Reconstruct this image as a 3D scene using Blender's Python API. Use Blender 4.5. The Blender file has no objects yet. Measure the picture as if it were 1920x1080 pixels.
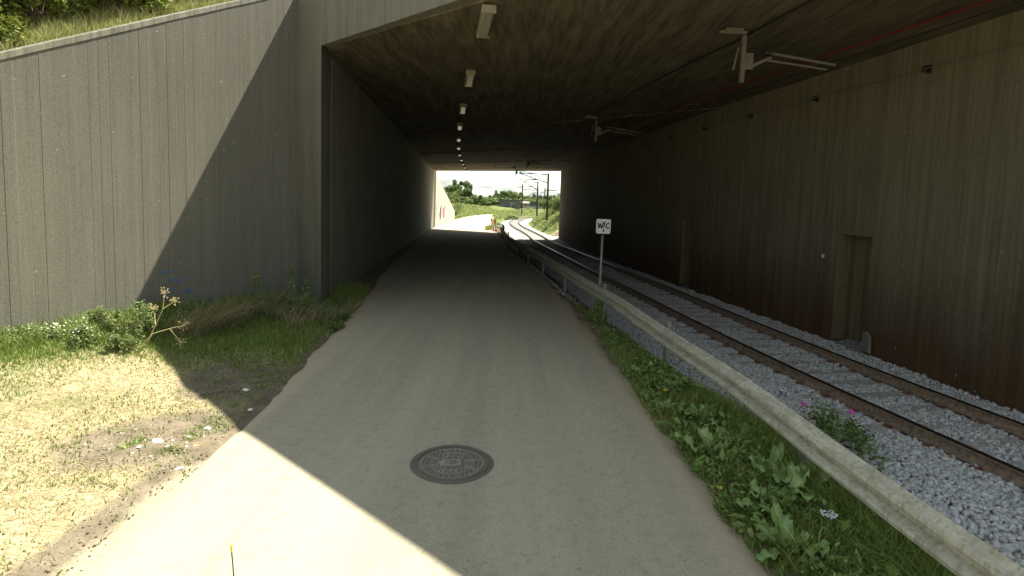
import bpy, math, random
import numpy as np
from mathutils import Vector, Matrix
sc = bpy.context.scene
col = sc.collection
R = math.radians
rng = np.random.default_rng(7)
random.seed(7)

# ------------------------------------------------------------------ camera
CAM_H = 2.5
cd = bpy.data.cameras.new('camera'); cam = bpy.data.objects.new('camera', cd); col.objects.link(cam)
cd.sensor_width = 36; cd.lens = 36 * 1050 / 1920
cd.shift_y = -(540 - 467) / 1920
cd.clip_start = .05; cd.clip_end = 3000
P, RO = R(5.0), R(1.8)
fw = Vector((0, math.cos(P), -math.sin(P))); rt = Vector((1, 0, 0)); up = rt.cross(fw)
r2 = rt * math.cos(RO) + up * math.sin(RO); u2 = up * math.cos(RO) - rt * math.sin(RO)
M = Matrix((r2, u2, -fw)).transposed().to_4x4(); M.translation = (0, 0, CAM_H)
cam.matrix_world = M
sc.camera = cam

# ------------------------------------------------------------------ sun, sky, exposure
EL = R(61.1); SUN = Vector((.719 * math.cos(EL), .695 * math.cos(EL), math.sin(EL))).normalized()
ld = bpy.data.lights.new('sun', 'SUN'); ld.energy = 5.0; ld.angle = R(.53); ld.color = (1, .94, .80)
so = bpy.data.objects.new('sun', ld); col.objects.link(so); so.rotation_euler = SUN.to_track_quat('Z', 'Y').to_euler()
w = bpy.data.worlds.new('World'); sc.world = w; w.use_nodes = True
nt = w.node_tree; N = nt.nodes; L = nt.links
bg = N['Background']; bg.inputs['Strength'].default_value = .125
sky = N.new('ShaderNodeTexSky'); sky.sky_type = 'NISHITA'; sky.sun_disc = False
sky.sun_elevation = EL; sky.sun_rotation = math.atan2(SUN.x, SUN.y); sky.dust_density = .2; sky.air_density = 1
tc = N.new('ShaderNodeTexCoord'); mp = N.new('ShaderNodeMapping'); mp.inputs['Scale'].default_value = (1.6, 1.6, 7)
ns = N.new('ShaderNodeTexNoise'); ns.inputs['Scale'].default_value = 2.6; ns.inputs['Detail'].default_value = 8; ns.inputs['Roughness'].default_value = .55
rp = N.new('ShaderNodeValToRGB'); rp.color_ramp.elements[0].position = .30; rp.color_ramp.elements[1].position = .53
mx = N.new('ShaderNodeMix'); mx.data_type = 'RGBA'
L.new(tc.outputs['Generated'], mp.inputs['Vector']); L.new(mp.outputs['Vector'], ns.inputs['Vector'])
L.new(ns.outputs['Fac'], rp.inputs['Fac']); L.new(rp.outputs['Color'], mx.inputs['Factor'])
L.new(sky.outputs['Color'], mx.inputs['A']); 
n2_ = N.new('ShaderNodeTexNoise'); n2_.inputs['Scale'].default_value = 5.5; n2_.inputs['Detail'].default_value = 6; L.new(mp.outputs['Vector'], n2_.inputs['Vector'])
r2_ = N.new('ShaderNodeValToRGB'); r2_.color_ramp.elements[0].position = .40; r2_.color_ramp.elements[1].position = .74
r2_.color_ramp.elements[0].color = (.22, .30, .36, 1); r2_.color_ramp.elements[1].color = (1, .94, .76, 1); L.new(n2_.outputs['Fac'], r2_.inputs['Fac'])
sc_ = N.new('ShaderNodeVectorMath'); sc_.operation = 'SCALE'; sc_.inputs['Scale'].default_value = 5.0; L.new(r2_.outputs['Color'], sc_.inputs[0]); L.new(sc_.outputs[0], mx.inputs['B'])
L.new(mx.outputs['Result'], bg.inputs['Color'])
sc.view_settings.view_transform = 'Standard'; sc.view_settings.look = 'None'
sc.view_settings.exposure = 1.32; sc.view_settings.gamma = 1
sc.render.engine = 'CYCLES'
sc.cycles.use_denoising = True
sc.cycles.max_bounces = 10; sc.cycles.diffuse_bounces = 6

# ------------------------------------------------------------------ helpers
def mesh(name, v, f, mats=None, smooth=False, mi=None):
    me = bpy.data.meshes.new(name)
    v = np.asarray(v, dtype=np.float32)
    if isinstance(f, np.ndarray):
        n, k = f.shape
        me.vertices.add(len(v)); me.vertices.foreach_set('co', v.ravel())
        me.loops.add(n * k); me.loops.foreach_set('vertex_index', f.ravel().astype(np.int32))
        me.polygons.add(n); me.polygons.foreach_set('loop_start', np.arange(0, n * k, k, dtype=np.int32))
        me.polygons.foreach_set('loop_total', np.full(n, k, dtype=np.int32))
        me.update(calc_edges=True)
    else:
        me.from_pydata(v.tolist(), [], f)
    for m in (mats if isinstance(mats, (list, tuple)) else [mats]):
        if m: me.materials.append(m)
    if mi is not None: me.polygons.foreach_set('material_index', np.asarray(mi, dtype=np.int32))
    if smooth: me.polygons.foreach_set('use_smooth', np.ones(len(me.polygons), dtype=bool))
    me.update()
    return me
def ob(name, me, parent=None, loc=None, rot=None, **k):
    o = bpy.data.objects.new(name, me); col.objects.link(o)
    if parent: o.parent = parent
    if loc is not None: o.location = loc
    if rot is not None: o.rotation_euler = rot
    for a, b in k.items(): o[a] = b
    return o
def thing(name, label, cat, loc=(0, 0, 0), rz=0, group=None, me=None, rot=None):
    o = ob(name, me, None, loc, rot or (0, 0, rz), label=label, category=cat)
    if group: o['group'] = group
    return o
def dup(root, loc=None, rot=None, label=None, scale=None):
    c = root.copy(); col.objects.link(c)
    if loc is not None: c.location = loc
    if rot is not None: c.rotation_euler = rot
    if scale is not None: c.scale = scale
    if label: c['label'] = label
    for ch in list(root.children):
        d = ch.copy(); col.objects.link(d); d.parent = c
        for g in list(ch.children):
            e = g.copy(); col.objects.link(e); e.parent = d
    return c
class MB:
    def __init__(s): s.v = []; s.f = []; s.m = []
    def add(s, v, f, m=0):
        b = len(s.v); s.v += [tuple(map(float, q)) for q in v]; s.f += [tuple(i + b for i in q) for q in f]; s.m += [m] * len(f)
        return s
    def box(s, c, d, rz=0, m=0, tilt=None):
        x, y, z = [q / 2 for q in d]
        v = [Vector((a * x, b * y, e * z)) for e in (-1, 1) for a, b in ((-1, -1), (1, -1), (1, 1), (-1, 1))]
        Mx = Matrix.Rotation(rz, 3, 'Z')
        if tilt: Mx = Mx @ Matrix.Rotation(tilt[0], 3, 'X') @ Matrix.Rotation(tilt[1], 3, 'Y')
        v = [Mx @ q + Vector(c) for q in v]
        return s.add(v, [(0, 3, 2, 1), (4, 5, 6, 7), (0, 1, 5, 4), (1, 2, 6, 5), (2, 3, 7, 6), (3, 0, 4, 7)], m)
    def tube(s, pts, r, n=8, m=0):
        pts = [Vector(p) for p in pts]; rs = r if isinstance(r, (list, tuple)) else [r] * len(pts)
        v = []; f = []
        for i, p in enumerate(pts):
            d = (pts[min(i + 1, len(pts) - 1)] - pts[max(i - 1, 0)]).normalized()
            a = d.cross(Vector((0, 0, 1)));
            if a.length < .1: a = d.cross(Vector((1, 0, 0)))
            a.normalize(); b = d.cross(a)
            for k in range(n):
                t = 2 * math.pi * k / n; v.append(p + (a * math.cos(t) + b * math.sin(t)) * rs[i])
        for i in range(len(pts) - 1):
            for k in range(n): f.append((i * n + k, i * n + (k + 1) % n, (i + 1) * n + (k + 1) % n, (i + 1) * n + k))
        f.append(tuple(range(n - 1, -1, -1))); f.append(tuple((len(pts) - 1) * n + k for k in range(n)))
        return s.add(v, f, m)
    def sweep(s, prof, pts, m=0, closed=True, cap=True, mf=None):
        """prof: (sideways, up) offsets; pts: 3-D path"""
        pts = [Vector(p) for p in pts]; n = len(prof); v = []; f = []; mm = []
        for i, p in enumerate(pts):
            d = (pts[min(i + 1, len(pts) - 1)] - pts[max(i - 1, 0)]); d.z = 0; d.normalize(); sd = Vector((d.y, -d.x, 0))
            for a, z in prof: v.append(p + sd * a + Vector((0, 0, z)))
        K = n if closed else n - 1
        for i in range(len(pts) - 1):
            for k in range(K): f.append((i * n + k, (i + 1) * n + k, (i + 1) * n + (k + 1) % n, i * n + (k + 1) % n))
        if cap and closed: f.append(tuple(range(n))); f.append(tuple((len(pts) - 1) * n + k for k in range(n - 1, -1, -1)))
        b = len(s.f); s.add(v, f, m)
        if mf:
            for j in range(b, len(s.f)):
                k = (j - b) % K
                if j - b < (len(pts) - 1) * K: s.m[j] = mf(k)
        return s
    def me(s, name, mats, smooth=False):
        return mesh(name, s.v, s.f, mats, smooth, s.m if isinstance(mats, (list, tuple)) else None)
def curve(pts):
    p = np.array(sorted(pts)); x, y = p[:, 0], p[:, 1]
    d = np.diff(y) / np.diff(x); t = np.empty(len(x)); t[0] = d[0]; t[-1] = d[-1]; t[1:-1] = (d[1:] * np.diff(x)[:-1] + d[:-1] * np.diff(x)[1:]) / (x[2:] - x[:-2])
    def fn(q):
        q = np.asarray(q, float); i = np.clip(np.searchsorted(x, q) - 1, 0, len(x) - 2)
        h = x[i + 1] - x[i]; u = (q - x[i]) / h; uc = np.clip(u, 0, 1)
        r = (2 * uc**3 - 3 * uc**2 + 1) * y[i] + (uc**3 - 2 * uc**2 + uc) * h * t[i] + (3 * uc**2 - 2 * uc**3) * y[i + 1] + (uc**3 - uc**2) * h * t[i + 1]
        return r + np.where(u < 0, u * h * t[0], 0) + np.where(u > 1, (u - 1) * h * t[-1], 0)
    return fn
def vn(x, y, s, seed=0):
    """cheap smooth value noise, about -1..1"""
    x = np.asarray(x, float) * s + seed * 17.3; y = np.asarray(y, float) * s - seed * 9.1
    xi = np.floor(x); yi = np.floor(y); u = x - xi; v = y - yi; u = u * u * (3 - 2 * u); v = v * v * (3 - 2 * v)
    def h(a, b):
        q = np.sin(a * 127.1 + b * 311.7 + seed) * 43758.5453
        return (q - np.floor(q)) * 2 - 1
    return (h(xi, yi) * (1 - u) + h(xi + 1, yi) * u) * (1 - v) + (h(xi, yi + 1) * (1 - u) + h(xi + 1, yi + 1) * u) * v

# ------------------------------------------------------------------ materials
ALB = 1.5      # overall calibration of the base colours below
class NT:
    def __init__(s, name):
        s.m = bpy.data.materials.new(name); s.m.use_nodes = True; s.t = s.m.node_tree; s.n = s.t.nodes; s.l = s.t.links
        s.b = s.n['Principled BSDF']; s.geo = s.n.new('ShaderNodeNewGeometry')
        s.out = s.n['Material Output']
    def link(s, a, b): s.l.new(a, b)
    def noise(s, scale, detail=4, rough=.55, vec=(1, 1, 1), rot=(0, 0, 0), coord=None):
        m = s.n.new('ShaderNodeMapping'); m.inputs['Scale'].default_value = vec; m.inputs['Rotation'].default_value = rot
        s.link(coord or s.geo.outputs['Position'], m.inputs['Vector'])
        n = s.n.new('ShaderNodeTexNoise'); n.inputs['Scale'].default_value = scale; n.inputs['Detail'].default_value = detail; n.inputs['Roughness'].default_value = rough
        s.link(m.outputs['Vector'], n.inputs['Vector']); return n.outputs['Fac']
    def ramp(s, fac, stops):
        r = s.n.new('ShaderNodeValToRGB'); e = r.color_ramp.elements
        while len(e) < len(stops): e.new(.5)
        for i, (p, c) in enumerate(stops):
            e[i].position = p; e[i].color = (*c, 1) if isinstance(c, (tuple, list)) else (c, c, c, 1)
        s.link(fac, r.inputs['Fac']); return r.outputs['Color']
    def mix(s, fac, a, b, mode='MIX'):
        m = s.n.new('ShaderNodeMix'); m.data_type = 'RGBA'; m.blend_type = mode
        for v, k in ((fac, 'Factor'), (a, 'A'), (b, 'B')):
            if isinstance(v, (int, float)): m.inputs[k].default_value = v if k == 'Factor' else (v, v, v, 1)
            elif isinstance(v, tuple): m.inputs[k].default_value = (*v, 1)
            else: s.link(v, m.inputs[k])
        return m.outputs['Result']
    def math(s, op, a, b=0.):
        m = s.n.new('ShaderNodeMath'); m.operation = op
        for v, i in ((a, 0), (b, 1)):
            if isinstance(v, (int, float)): m.inputs[i].default_value = v
            else: s.link(v, m.inputs[i])
        return m.outputs[0]
    def xyz(s, i):
        q = s.n.new('ShaderNodeSeparateXYZ'); s.link(s.geo.outputs['Position'], q.inputs[0]); return q.outputs[i]
    def maprange(s, v, a, b, c=0., d=1.):
        m = s.n.new('ShaderNodeMapRange'); s.link(v, m.inputs[0])
        for i, q in enumerate((a, b, c, d)): m.inputs[i + 1].default_value = q
        return m.outputs[0]
    def done(s, colr, rough=.85, bump=None, dist=.01, strength=1., spec=.3, metal=0., k=ALB):
        if k != 1: colr = tuple(q * k for q in colr) if isinstance(colr, tuple) else s.mix(1., colr, (k, k, k), 'MULTIPLY')
        s.colr = colr
        if isinstance(colr, tuple): s.b.inputs['Base Color'].default_value = (*colr, 1)
        else: s.link(colr, s.b.inputs['Base Color'])
        if isinstance(rough, float): s.b.inputs['Roughness'].default_value = rough
        else: s.link(rough, s.b.inputs['Roughness'])
        s.b.inputs['Specular IOR Level'].default_value = spec; s.b.inputs['Metallic'].default_value = metal
        if bump is not None:
            b = s.n.new('ShaderNodeBump'); b.inputs['Distance'].default_value = dist; b.inputs['Strength'].default_value = strength
            s.link(bump, b.inputs['Height']); s.link(b.outputs['Normal'], s.b.inputs['Normal'])
        return s.m
def plain(name, c, rough=.7, spec=.3, metal=0., var=.15, scale=8):
    t = NT(name); n = t.noise(scale, 5)
    cc = t.mix(t.ramp(n, [(.3, 0.), (.7, 1.)]), tuple(q * (1 - var) for q in c), tuple(min(1, q * (1 + var)) for q in c))
    return t.done(cc, rough, None, spec=spec, metal=metal, k=1 if max(c) > .5 else ALB)

def concrete(name, a, b, streak=.5, horiz=None, low=None, lowz=(0, 1.6), white=.0, top=False):
    t = NT(name)
    st = t.noise(1., 6, .6, (5, 5, .22)); st2 = t.noise(1., 5, .6, (17, 17, .5)); bl = t.noise(.9, 6, .6); fine = t.noise(45, 3, .7)
    c = t.mix(t.ramp(bl, [(.3, 0.), (.7, 1.)]), a, b)
    c = t.mix(streak, c, t.mix(t.ramp(st, [(.3, 0.), (.62, 1.)]), tuple(q * .55 for q in a), tuple(min(1, q * 1.25) for q in b)))
    c = t.mix(streak * .7, c, t.mix(t.ramp(st2, [(.36, 0.), (.6, 1.)]), tuple(q * .5 for q in a), tuple(min(1, q * 1.2) for q in b)))
    dk = t.noise(1., 4, .7, (30, 30, .35)); c = t.mix(t.ramp(dk, [(.66, 0.), (.74, streak)]), c, tuple(q * .35 for q in a))
    if low:
        z = t.xyz(2); zz = t.math('ADD', z, t.math('MULTIPLY', t.noise(1., 5, .6, (1.5, 1.5, .5)), 1.6))
        c = t.mix(t.maprange(zz, lowz[1] + .8, lowz[0] + .8), c, t.mix(t.ramp(st, [(.35, 0.), (.65, 1.)]), tuple(q * .6 for q in low), low))
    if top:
        zz = t.math('ADD', t.xyz(2), t.math('MULTIPLY', t.noise(1., 5, .6, (1.2, 1.2, .35)), 3.)); c = t.mix(t.maprange(zz, 2.2, 6.5, 0., .55), t.mix(.5, c, tuple(q * 1.2 for q in b)), t.mix(.5, c, tuple(q * .62 for q in a)))  # weathered top darkened; lower wall lightened to paint in bounce from sunlit ground
    if white:
        sp = t.noise(6, 2, .9); c = t.mix(t.ramp(sp, [(.73, 0.), (.75, white)]), c, (.5, .48, .42))
    c = t.mix(.35, c, t.ramp(fine, [(.25, .0), (.75, 1.)]), 'SOFT_LIGHT')
    h = t.math('ADD', t.math('MULTIPLY', fine, .5), t.math('MULTIPLY', st2, .8))
    return t.done(c, .9, h, .006, .7, .2)

mWing = concrete('weathered_concrete_painted_bounce', (.098, .094, .076), (.138, .131, .105), .36, white=.3, top=True)
mLeft = concrete('inner_wall_concrete', (.125, .12, .097), (.18, .172, .138), .4)  # one overall concrete tone for the left inner wall
mRight = concrete('stained_concrete', (.09, .082, .055), (.125, .113, .078), .38, low=(.085, .052, .026), lowz=(.0, 1.7), white=.35)
mFascia = concrete('fascia_concrete', (.095, .09, .072), (.13, .124, .098), .25)
mCope = concrete('mossy_coping', (.10, .10, .075), (.20, .19, .15), .5)
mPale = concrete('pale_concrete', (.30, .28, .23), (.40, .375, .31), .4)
def ceiling_mat():
    t = NT('sooty_ceiling')
    a = t.noise(1., 8, .62, (3.2, .45, 1), (0, 0, R(40))); b = t.noise(.55, 6, .6); c2 = t.noise(1., 5, .65, (9, .9, 1), (0, 0, R(-38)))
    c = t.mix(t.ramp(a, [(.32, 0.), (.66, 1.)]), (.045, .037, .024), (.14, .115, .075))
    c = t.mix(t.ramp(b, [(.38, 0.), (.62, 1.)]), t.mix(.6, c, (.05, .042, .03)), c)
    c = t.mix(.5, c, t.mix(t.ramp(c2, [(.35, 0.), (.62, 1.)]), (.035, .028, .019), (.15, .124, .084)))
    return t.done(c, .92, t.math('ADD', c2, t.noise(30, 3)), .01, .7, .15)
mCeil = ceiling_mat()
def asphalt():
    t = NT('dusty_asphalt')
    f = t.noise(70, 5, .85); g = t.noise(260, 2, .8); big = t.noise(.7, 5, .6, (1, .25, 1)); sand = t.noise(.9, 7, .65, (1.3, .5, 1))
    at = t.n.new('ShaderNodeAttribute'); at.attribute_name = 'edge'
    c = t.mix(t.ramp(f, [(.3, 0.), (.7, 1.)]), (.19, .172, .122), (.45, .41, .297))
    c = t.mix(t.ramp(g, [(.60, 0.), (.68, .75)]), c, (.58, .55, .45)); c = t.mix(t.ramp(t.noise(130, 3, .8), [(.60, 0.), (.68, .7)]), c, (.07, .065, .05))
    c = t.mix(t.ramp(t.noise(30, 2, .6), [(.66, 0.), (.7, .5)]), c, (.06, .055, .05))
    tr_ = t.noise(1., 4, .55, (2.4, .09, 1)); c = t.mix(t.ramp(tr_, [(.35, .0), (.65, .55)]), c, t.mix(.5, c, (.13, .122, .095)))
    c = t.mix(t.ramp(t.noise(9, 5, .7), [(.5, 0.), (.66, .35)]), c, (.17, .155, .115))
    c = t.mix(t.ramp(big, [(.4, 0.), (.68, .35)]), c, (.36, .31, .23))
    e = t.math('ADD', at.outputs['Fac'], t.math('SUBTRACT', t.math('MULTIPLY', sand, 1.1), .62))
    c = t.mix(t.maprange(e, .2, .75, 0., .8), c, t.mix(t.ramp(f, [(.3, 0.), (.7, 1.)]), (.30, .235, .16), (.44, .36, .26)))
    return t.done(c, .93, t.math('ADD', f, t.math('MULTIPLY', g, .6)), .008, .8, .2)
mAsph = asphalt()
def ground_mat():
    t = NT('dry_ground')
    at = t.n.new('ShaderNodeAttribute'); at.attribute_name = 'dirt'
    n1 = t.noise(3.2, 8, .68); n2 = t.noise(40, 4, .7); n3 = t.noise(1.1, 6, .6); n4 = t.noise(1., 6, .7, (9, 28, 9), (0, 0, R(25)))
    straw = t.mix(t.ramp(n2, [(.3, 0.), (.7, 1.)]), (.23, .195, .115), (.40, .355, .225))
    straw = t.mix(t.ramp(n4, [(.42, 0.), (.60, .7)]), straw, (.17, .12, .065))
    green = t.mix(t.ramp(n2, [(.3, 0.), (.7, 1.)]), (.05, .075, .022), (.12, .15, .05))
    gr_ = t.math('ADD', t.ramp(n3, [(.52, 0.), (.68, .6)]), t.maprange(at.outputs['Fac'], 0, -1, 0, .9))
    c = t.mix(gr_, straw, green)
    dirt = t.mix(t.ramp(n1, [(.35, 0.), (.65, 1.)]), (.10, .082, .056), (.19, .16, .115))
    dirt = t.mix(t.ramp(n2, [(.6, 0.), (.72, .6)]), dirt, (.30, .26, .2))
    d = t.math('ADD', at.outputs['Fac'], t.math('SUBTRACT', t.math('MULTIPLY', n1, .8), .4))
    c = t.mix(t.maprange(d, .35, .65), c, dirt)
    c = t.mix(t.maprange(t.math('ADD', at.outputs['Fac'], t.math('MULTIPLY', n1, .5)), 1.35, 1.65), c, t.mix(t.ramp(n2, [(.3, 0.), (.7, 1.)]), (.22, .185, .125), (.34, .30, .21)))
    return t.done(c, .95, t.math('ADD', n2, n1), .03, .8, .1)
mGround = ground_mat()
def stone_mat(name, a, b, per_island=True):
    t = NT(name); n = t.noise(25, 4, .6)
    r = t.geo.outputs['Random Per Island'] if per_island else t.noise(22, 2)
    c = t.mix(t.ramp(r, [(0., 0.), (1., 1.)]), a, b)
    c = t.mix(.5, c, t.mix(n, tuple(q * .6 for q in a), tuple(min(1, q * 1.2) for q in b)))
    c = t.mix(t.ramp(r, [(.93, 0.), (.95, .6)]), c, (.30, .22, .16))
    return t.done(c, .85, n, .004, .6, .25)
mStone = stone_mat('granite_ballast', (.29, .297, .297), (.56, .56, .55))
def bed_mat():
    t = NT('ballast_bed'); v = t.n.new('ShaderNodeTexVoronoi'); v.inputs['Scale'].default_value = 19
    t.link(t.geo.outputs['Position'], v.inputs['Vector'])
    n = t.noise(1.3, 5)
    c = t.mix(t.ramp(v.outputs['Distance'], [(.0, 1.), (.75, 0.)]), (.12, .125, .13), (.62, .62, .61))
    c = t.mix(t.ramp(n, [(.4, 0.), (.7, .5)]), c, (.30, .28, .24))
    return t.done(c, .9, t.math('SUBTRACT', 1., v.outputs['Distance']), .05, 1., .2)
mBed = bed_mat()
def leaf_mat(name, a, b, c3=None, rough=.55, trans=.25):
    t = NT(name); r = t.geo.outputs['Random Per Island']; n = t.noise(1.1, 3)
    c = t.mix(r, a, b)
    if c3: c = t.mix(t.ramp(n, [(.42, 0.), (.6, .8)]), c, c3)
    m = t.done(c, rough, None, spec=.3); c = t.colr
    tr = t.n.new('ShaderNodeBsdfTranslucent'); t.link(c, tr.inputs['Color']); ms = t.n.new('ShaderNodeMixShader'); ms.inputs[0].default_value = trans
    t.link(t.b.outputs[0], ms.inputs[1]); t.link(tr.outputs[0], ms.inputs[2]); t.link(ms.outputs[0], t.out.inputs['Surface'])
    return m
mGrass = leaf_mat('green_grass', (.085, .135, .025), (.21, .26, .07))
mGrassDry = leaf_mat('dry_grass', (.18, .155, .075), (.38, .335, .19))
mGrassLight = leaf_mat('light_grass', (.13, .17, .04), (.30, .30, .11))
mWeed = leaf_mat('weed_leaves', (.07, .125, .03), (.19, .25, .08))
def dock_mat():
    t = NT('dock_leaves'); at = t.n.new('ShaderNodeAttribute'); at.attribute_name = 'mid'; oi = t.n.new('ShaderNodeObjectInfo'); n = t.noise(28, 5, .65); n2 = t.noise(9, 3)
    c = t.mix(n, (.06, .125, .028), (.15, .24, .075)); c = t.mix(t.ramp(oi.outputs['Random'], [(0., 0.), (1., .55)]), c, (.15, .19, .06))
    c = t.mix(t.ramp(n2, [(.62, 0.), (.7, .7)]), c, (.17, .12, .045)); c = t.mix(t.math('POWER', at.outputs['Fac'], 3.), c, (.22, .28, .13))
    return t.done(c, .5, n, .004, .8, .35)
mWeedPale = leaf_mat('pale_weed_leaves', (.07, .11, .03), (.22, .26, .11), (.12, .16, .05))  # paler mixed greens, the same for every weed along the wall
mDock = dock_mat()
mRoseLeaf = leaf_mat('rose_leaves', (.07, .13, .028), (.17, .24, .065))
mBush = leaf_mat('bush_leaves', (.05, .08, .016), (.14, .18, .035), (.20, .21, .05))
mTree = leaf_mat('tree_leaves', (.05, .085, .022), (.12, .165, .045), trans=.2)
mTree2 = leaf_mat('pale_tree_leaves', (.085, .12, .035), (.17, .21, .07), trans=.2)
mBark = plain('bark', (.09, .07, .05), .95)
mRust = NT('rusty_rail_steel')
_n = mRust.noise(14, 5); _m = mRust.noise(1., 5, .6, (2, 2, 20))
mRust = mRust.done(mRust.mix(mRust.ramp(_n, [(.3, 0.), (.7, 1.)]), (.095, .07, .05), (.26, .195, .135)), .9, _n, .003, .5, .2)
mHead = plain('worn_rail_head', (.13, .125, .12), .22, .5, 1., .25)
mSleeper = concrete('sleeper_concrete', (.25, .25, .24), (.37, .37, .355), .25)
mClip = plain('rusty_clip', (.15, .07, .05), .8)
def galv():
    t = NT('weathered_galvanised_steel')
    a = t.noise(1., 6, .65, (4, 4, 22)); b = t.noise(9, 6, .75); c0 = t.noise(1., 5, .65, (26, 26, 1.6))
    c = t.mix(t.ramp(a, [(.3, 0.), (.7, 1.)]), (.25, .24, .185), (.44, .425, .345))
    c = t.mix(t.ramp(b, [(.48, 0.), (.72, .55)]), c, (.20, .17, .11))
    c = t.mix(t.ramp(c0, [(.48, 0.), (.66, .7)]), c, (.17, .165, .11))
    return t.done(c, .72, b, .002, .5, .35, .15)
mGalv = galv()
mPost = plain('galvanised_post', (.20, .19, .16), .6, .4, .3)
mDarkSteel = plain('dark_rusty_steel', (.055, .032, .024), .75, .3, .2)
mBlack = plain('black_rubber', (.015, .015, .016), .6)
mGrey = plain('grey_painted_steel', (.10, .093, .07), .6, .4)
mCollar = plain('sandy_collar', (.24, .20, .14), .95, .1, 0., .3, 30)
mCast = NT('cast_iron'); _n = mCast.noise(60, 4)
mCast = mCast.done(mCast.mix(_n, (.075, .064, .05), (.18, .155, .122)), .6, _n, .002, .6, .4, .3)
mCastHi = plain('worn_iron', (.27, .245, .205), .5, .4, .4)
mWhite = plain('white_paint', (.72, .73, .76), .5)
mInk = plain('black_ink', (.012, .012, .014), .6)
mRed = plain('red_paint', (.48, .035, .02), .5)
mRedCable = plain('red_cable', (.085, .012, .009), .5)
mDoor = concrete('brown_door', (.085, .067, .038), (.135, .105, .06), .4)
mLamp = plain('lamp_diffuser', (.25, .23, .17), .25, .7, var=.06)
mLampBody = plain('lamp_housing', (.17, .155, .11), .6)
mPaper = plain('paper', (.75, .74, .70), .8)
mTwig = plain('dry_twig', (.20, .145, .08), .9)
mStalk = plain('dry_stalk', (.46, .38, .20), .9)
mPink = plain('pink_petal', (.42, .08, .27), .6)
mYellow = plain('yellow_petal', (.75, .55, .06), .6)
mOrange = plain('orange_plastic', (.70, .22, .03), .5)
mBlue = plain('blue_spray', (.035, .13, .36), .7)
mPinkSpray = plain('pink_spray', (.24, .11, .13), .7)
mDarkSpray = plain('dark_spray', (.06, .065, .09), .7)
mSheet = plain('dark_grey_cladding', (.085, .083, .085), .7)
mRoofP = plain('pale_roof', (.20, .185, .17), .8)
mPicket = plain('grey_fence_wood', (.24, .24, .24), .8)
mBrown = plain('brown_scrap', (.33, .20, .12), .8)
mSoil = plain('dark_soil', (.10, .08, .055), .95)

# ------------------------------------------------------------------ layout curves (x as a function of y), heights
def gz(y):
    t = np.clip((np.asarray(y, float) - 18) / 50, 0, 1); return -.55 * t * t * (3 - 2 * t) - .55 * t
pathL = curve([(-30, -3.2), (0, -2.75), (3.9, -2.72), (5, -2.78), (7, -2.9), (9, -3.1), (11.5, -3.32), (14, -3.6), (18, -4.15), (22, -4.65), (30, -5.55), (50, -7.75), (68, -9.5), (91, -9.9), (115, -9.0), (130, -7.1), (138, -4.7)])
pathR = curve([(-30, 2.4), (0, 1.95), (3.6, 1.84), (5.1, 1.76), (7, 1.68), (9.25, 1.58), (11, 1.5), (14.3, 1.36), (21.5, .8), (30, 0), (45, -.9), (58, -1.75), (67, -2.7), (86, -3.3), (112, -3.9), (132, -4.1), (138, -2.2)])
railX = curve([(-12, 9.2), (0, 6.85), (3, 6.25), (6, 5.68), (8.3, 5.24), (11.4, 4.78), (15, 4.33), (22.4, 3.6), (32, 2.95), (40, 2.5), (50, 1.98), (60, 1.8), (68, 1.5)])
wallLx = curve([(11.79, -4.04), (15, -4.36), (20, -4.85), (25, -5.32), (30, -5.8), (40, -6.85), (50, -7.95), (60, -8.95), (69, -9.75)])
wallRx = curve([(.9, 8.6), (4, 8.2), (8.2, 7.7), (12.3, 7.17), (16, 6.7), (20, 6.25), (26, 5.7), (33, 5.2), (45, 4.75), (57, 4.7)])
guardX = curve([(-8, 3.2), (0, 2.92), (2.9, 2.8), (4.2, 2.71), (6.07, 2.63), (8.36, 2.45), (12.3, 2.05), (16, 1.58), (20, 1.13), (31, .0), (45, -.7), (59, -1.25), (66, -1.85)])
# track centre line
tc_pts = [(float(railX(y)) + .74, y) for y in range(-12, 66, 3)] + [(2.05, 70), (1.1, 80), (.45, 90), (.25, 99), (.7, 111), (2.1, 124), (5.4, 137), (11, 148), (20, 158), (34, 166), (60, 174)]
tcp = np.array(tc_pts, float)
_s = np.r_[0, np.cumsum(np.hypot(*np.diff(tcp, axis=0).T))]
_cx, _cy = curve(list(zip(_s, tcp[:, 0]))), curve(list(zip(_s, tcp[:, 1])))
SMAX = _s[-1]
def track(s, off=0.):
    s = np.asarray(s, float); x, y = _cx(s), _cy(s); e = .3
    dx, dy = _cx(s + e) - _cx(s - e), _cy(s + e) - _cy(s - e); n = np.hypot(dx, dy); dx, dy = dx / n, dy / n
    return x + dy * off, y - dx * off, np.arctan2(dy, dx)
_ss = np.linspace(0, SMAX, 400); _tx, _ty, _ = track(_ss)
def trackdist(x, y):
    x = np.asarray(x, float); sh = x.shape; x = x.ravel(); y = np.broadcast_to(np.asarray(y, float), sh).ravel(); d = np.full(x.shape, 1e9); sg = np.zeros(x.shape)
    for i in range(0, 400, 2):
        q = np.hypot(x - _tx[i], y - _ty[i]); k = q < d; d = np.where(k, q, d)
        j = min(i + 2, 399); cr = (_tx[j] - _tx[i - 2 if i else 0]) * (y - _ty[i]) - (_ty[j] - _ty[i - 2 if i else 0]) * (x - _tx[i]); sg = np.where(k, np.sign(cr), sg)
    return d.reshape(sh), sg.reshape(sh)
def ss(a, b, x): t = np.clip((x - a) / (b - a), 0, 1); return t * t * (3 - 2 * t)

WA = np.array([-6.98, 7.53]); WB = np.array([-4.81, 12.47]); WD = (WB - WA) / np.linalg.norm(WB - WA); WN = np.array([WD[1], -WD[0]])
def wtop(s): return np.minimum(4.10 + .508 * s, 6.72)          # coping height along the wing wall, s metres from WA

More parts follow.
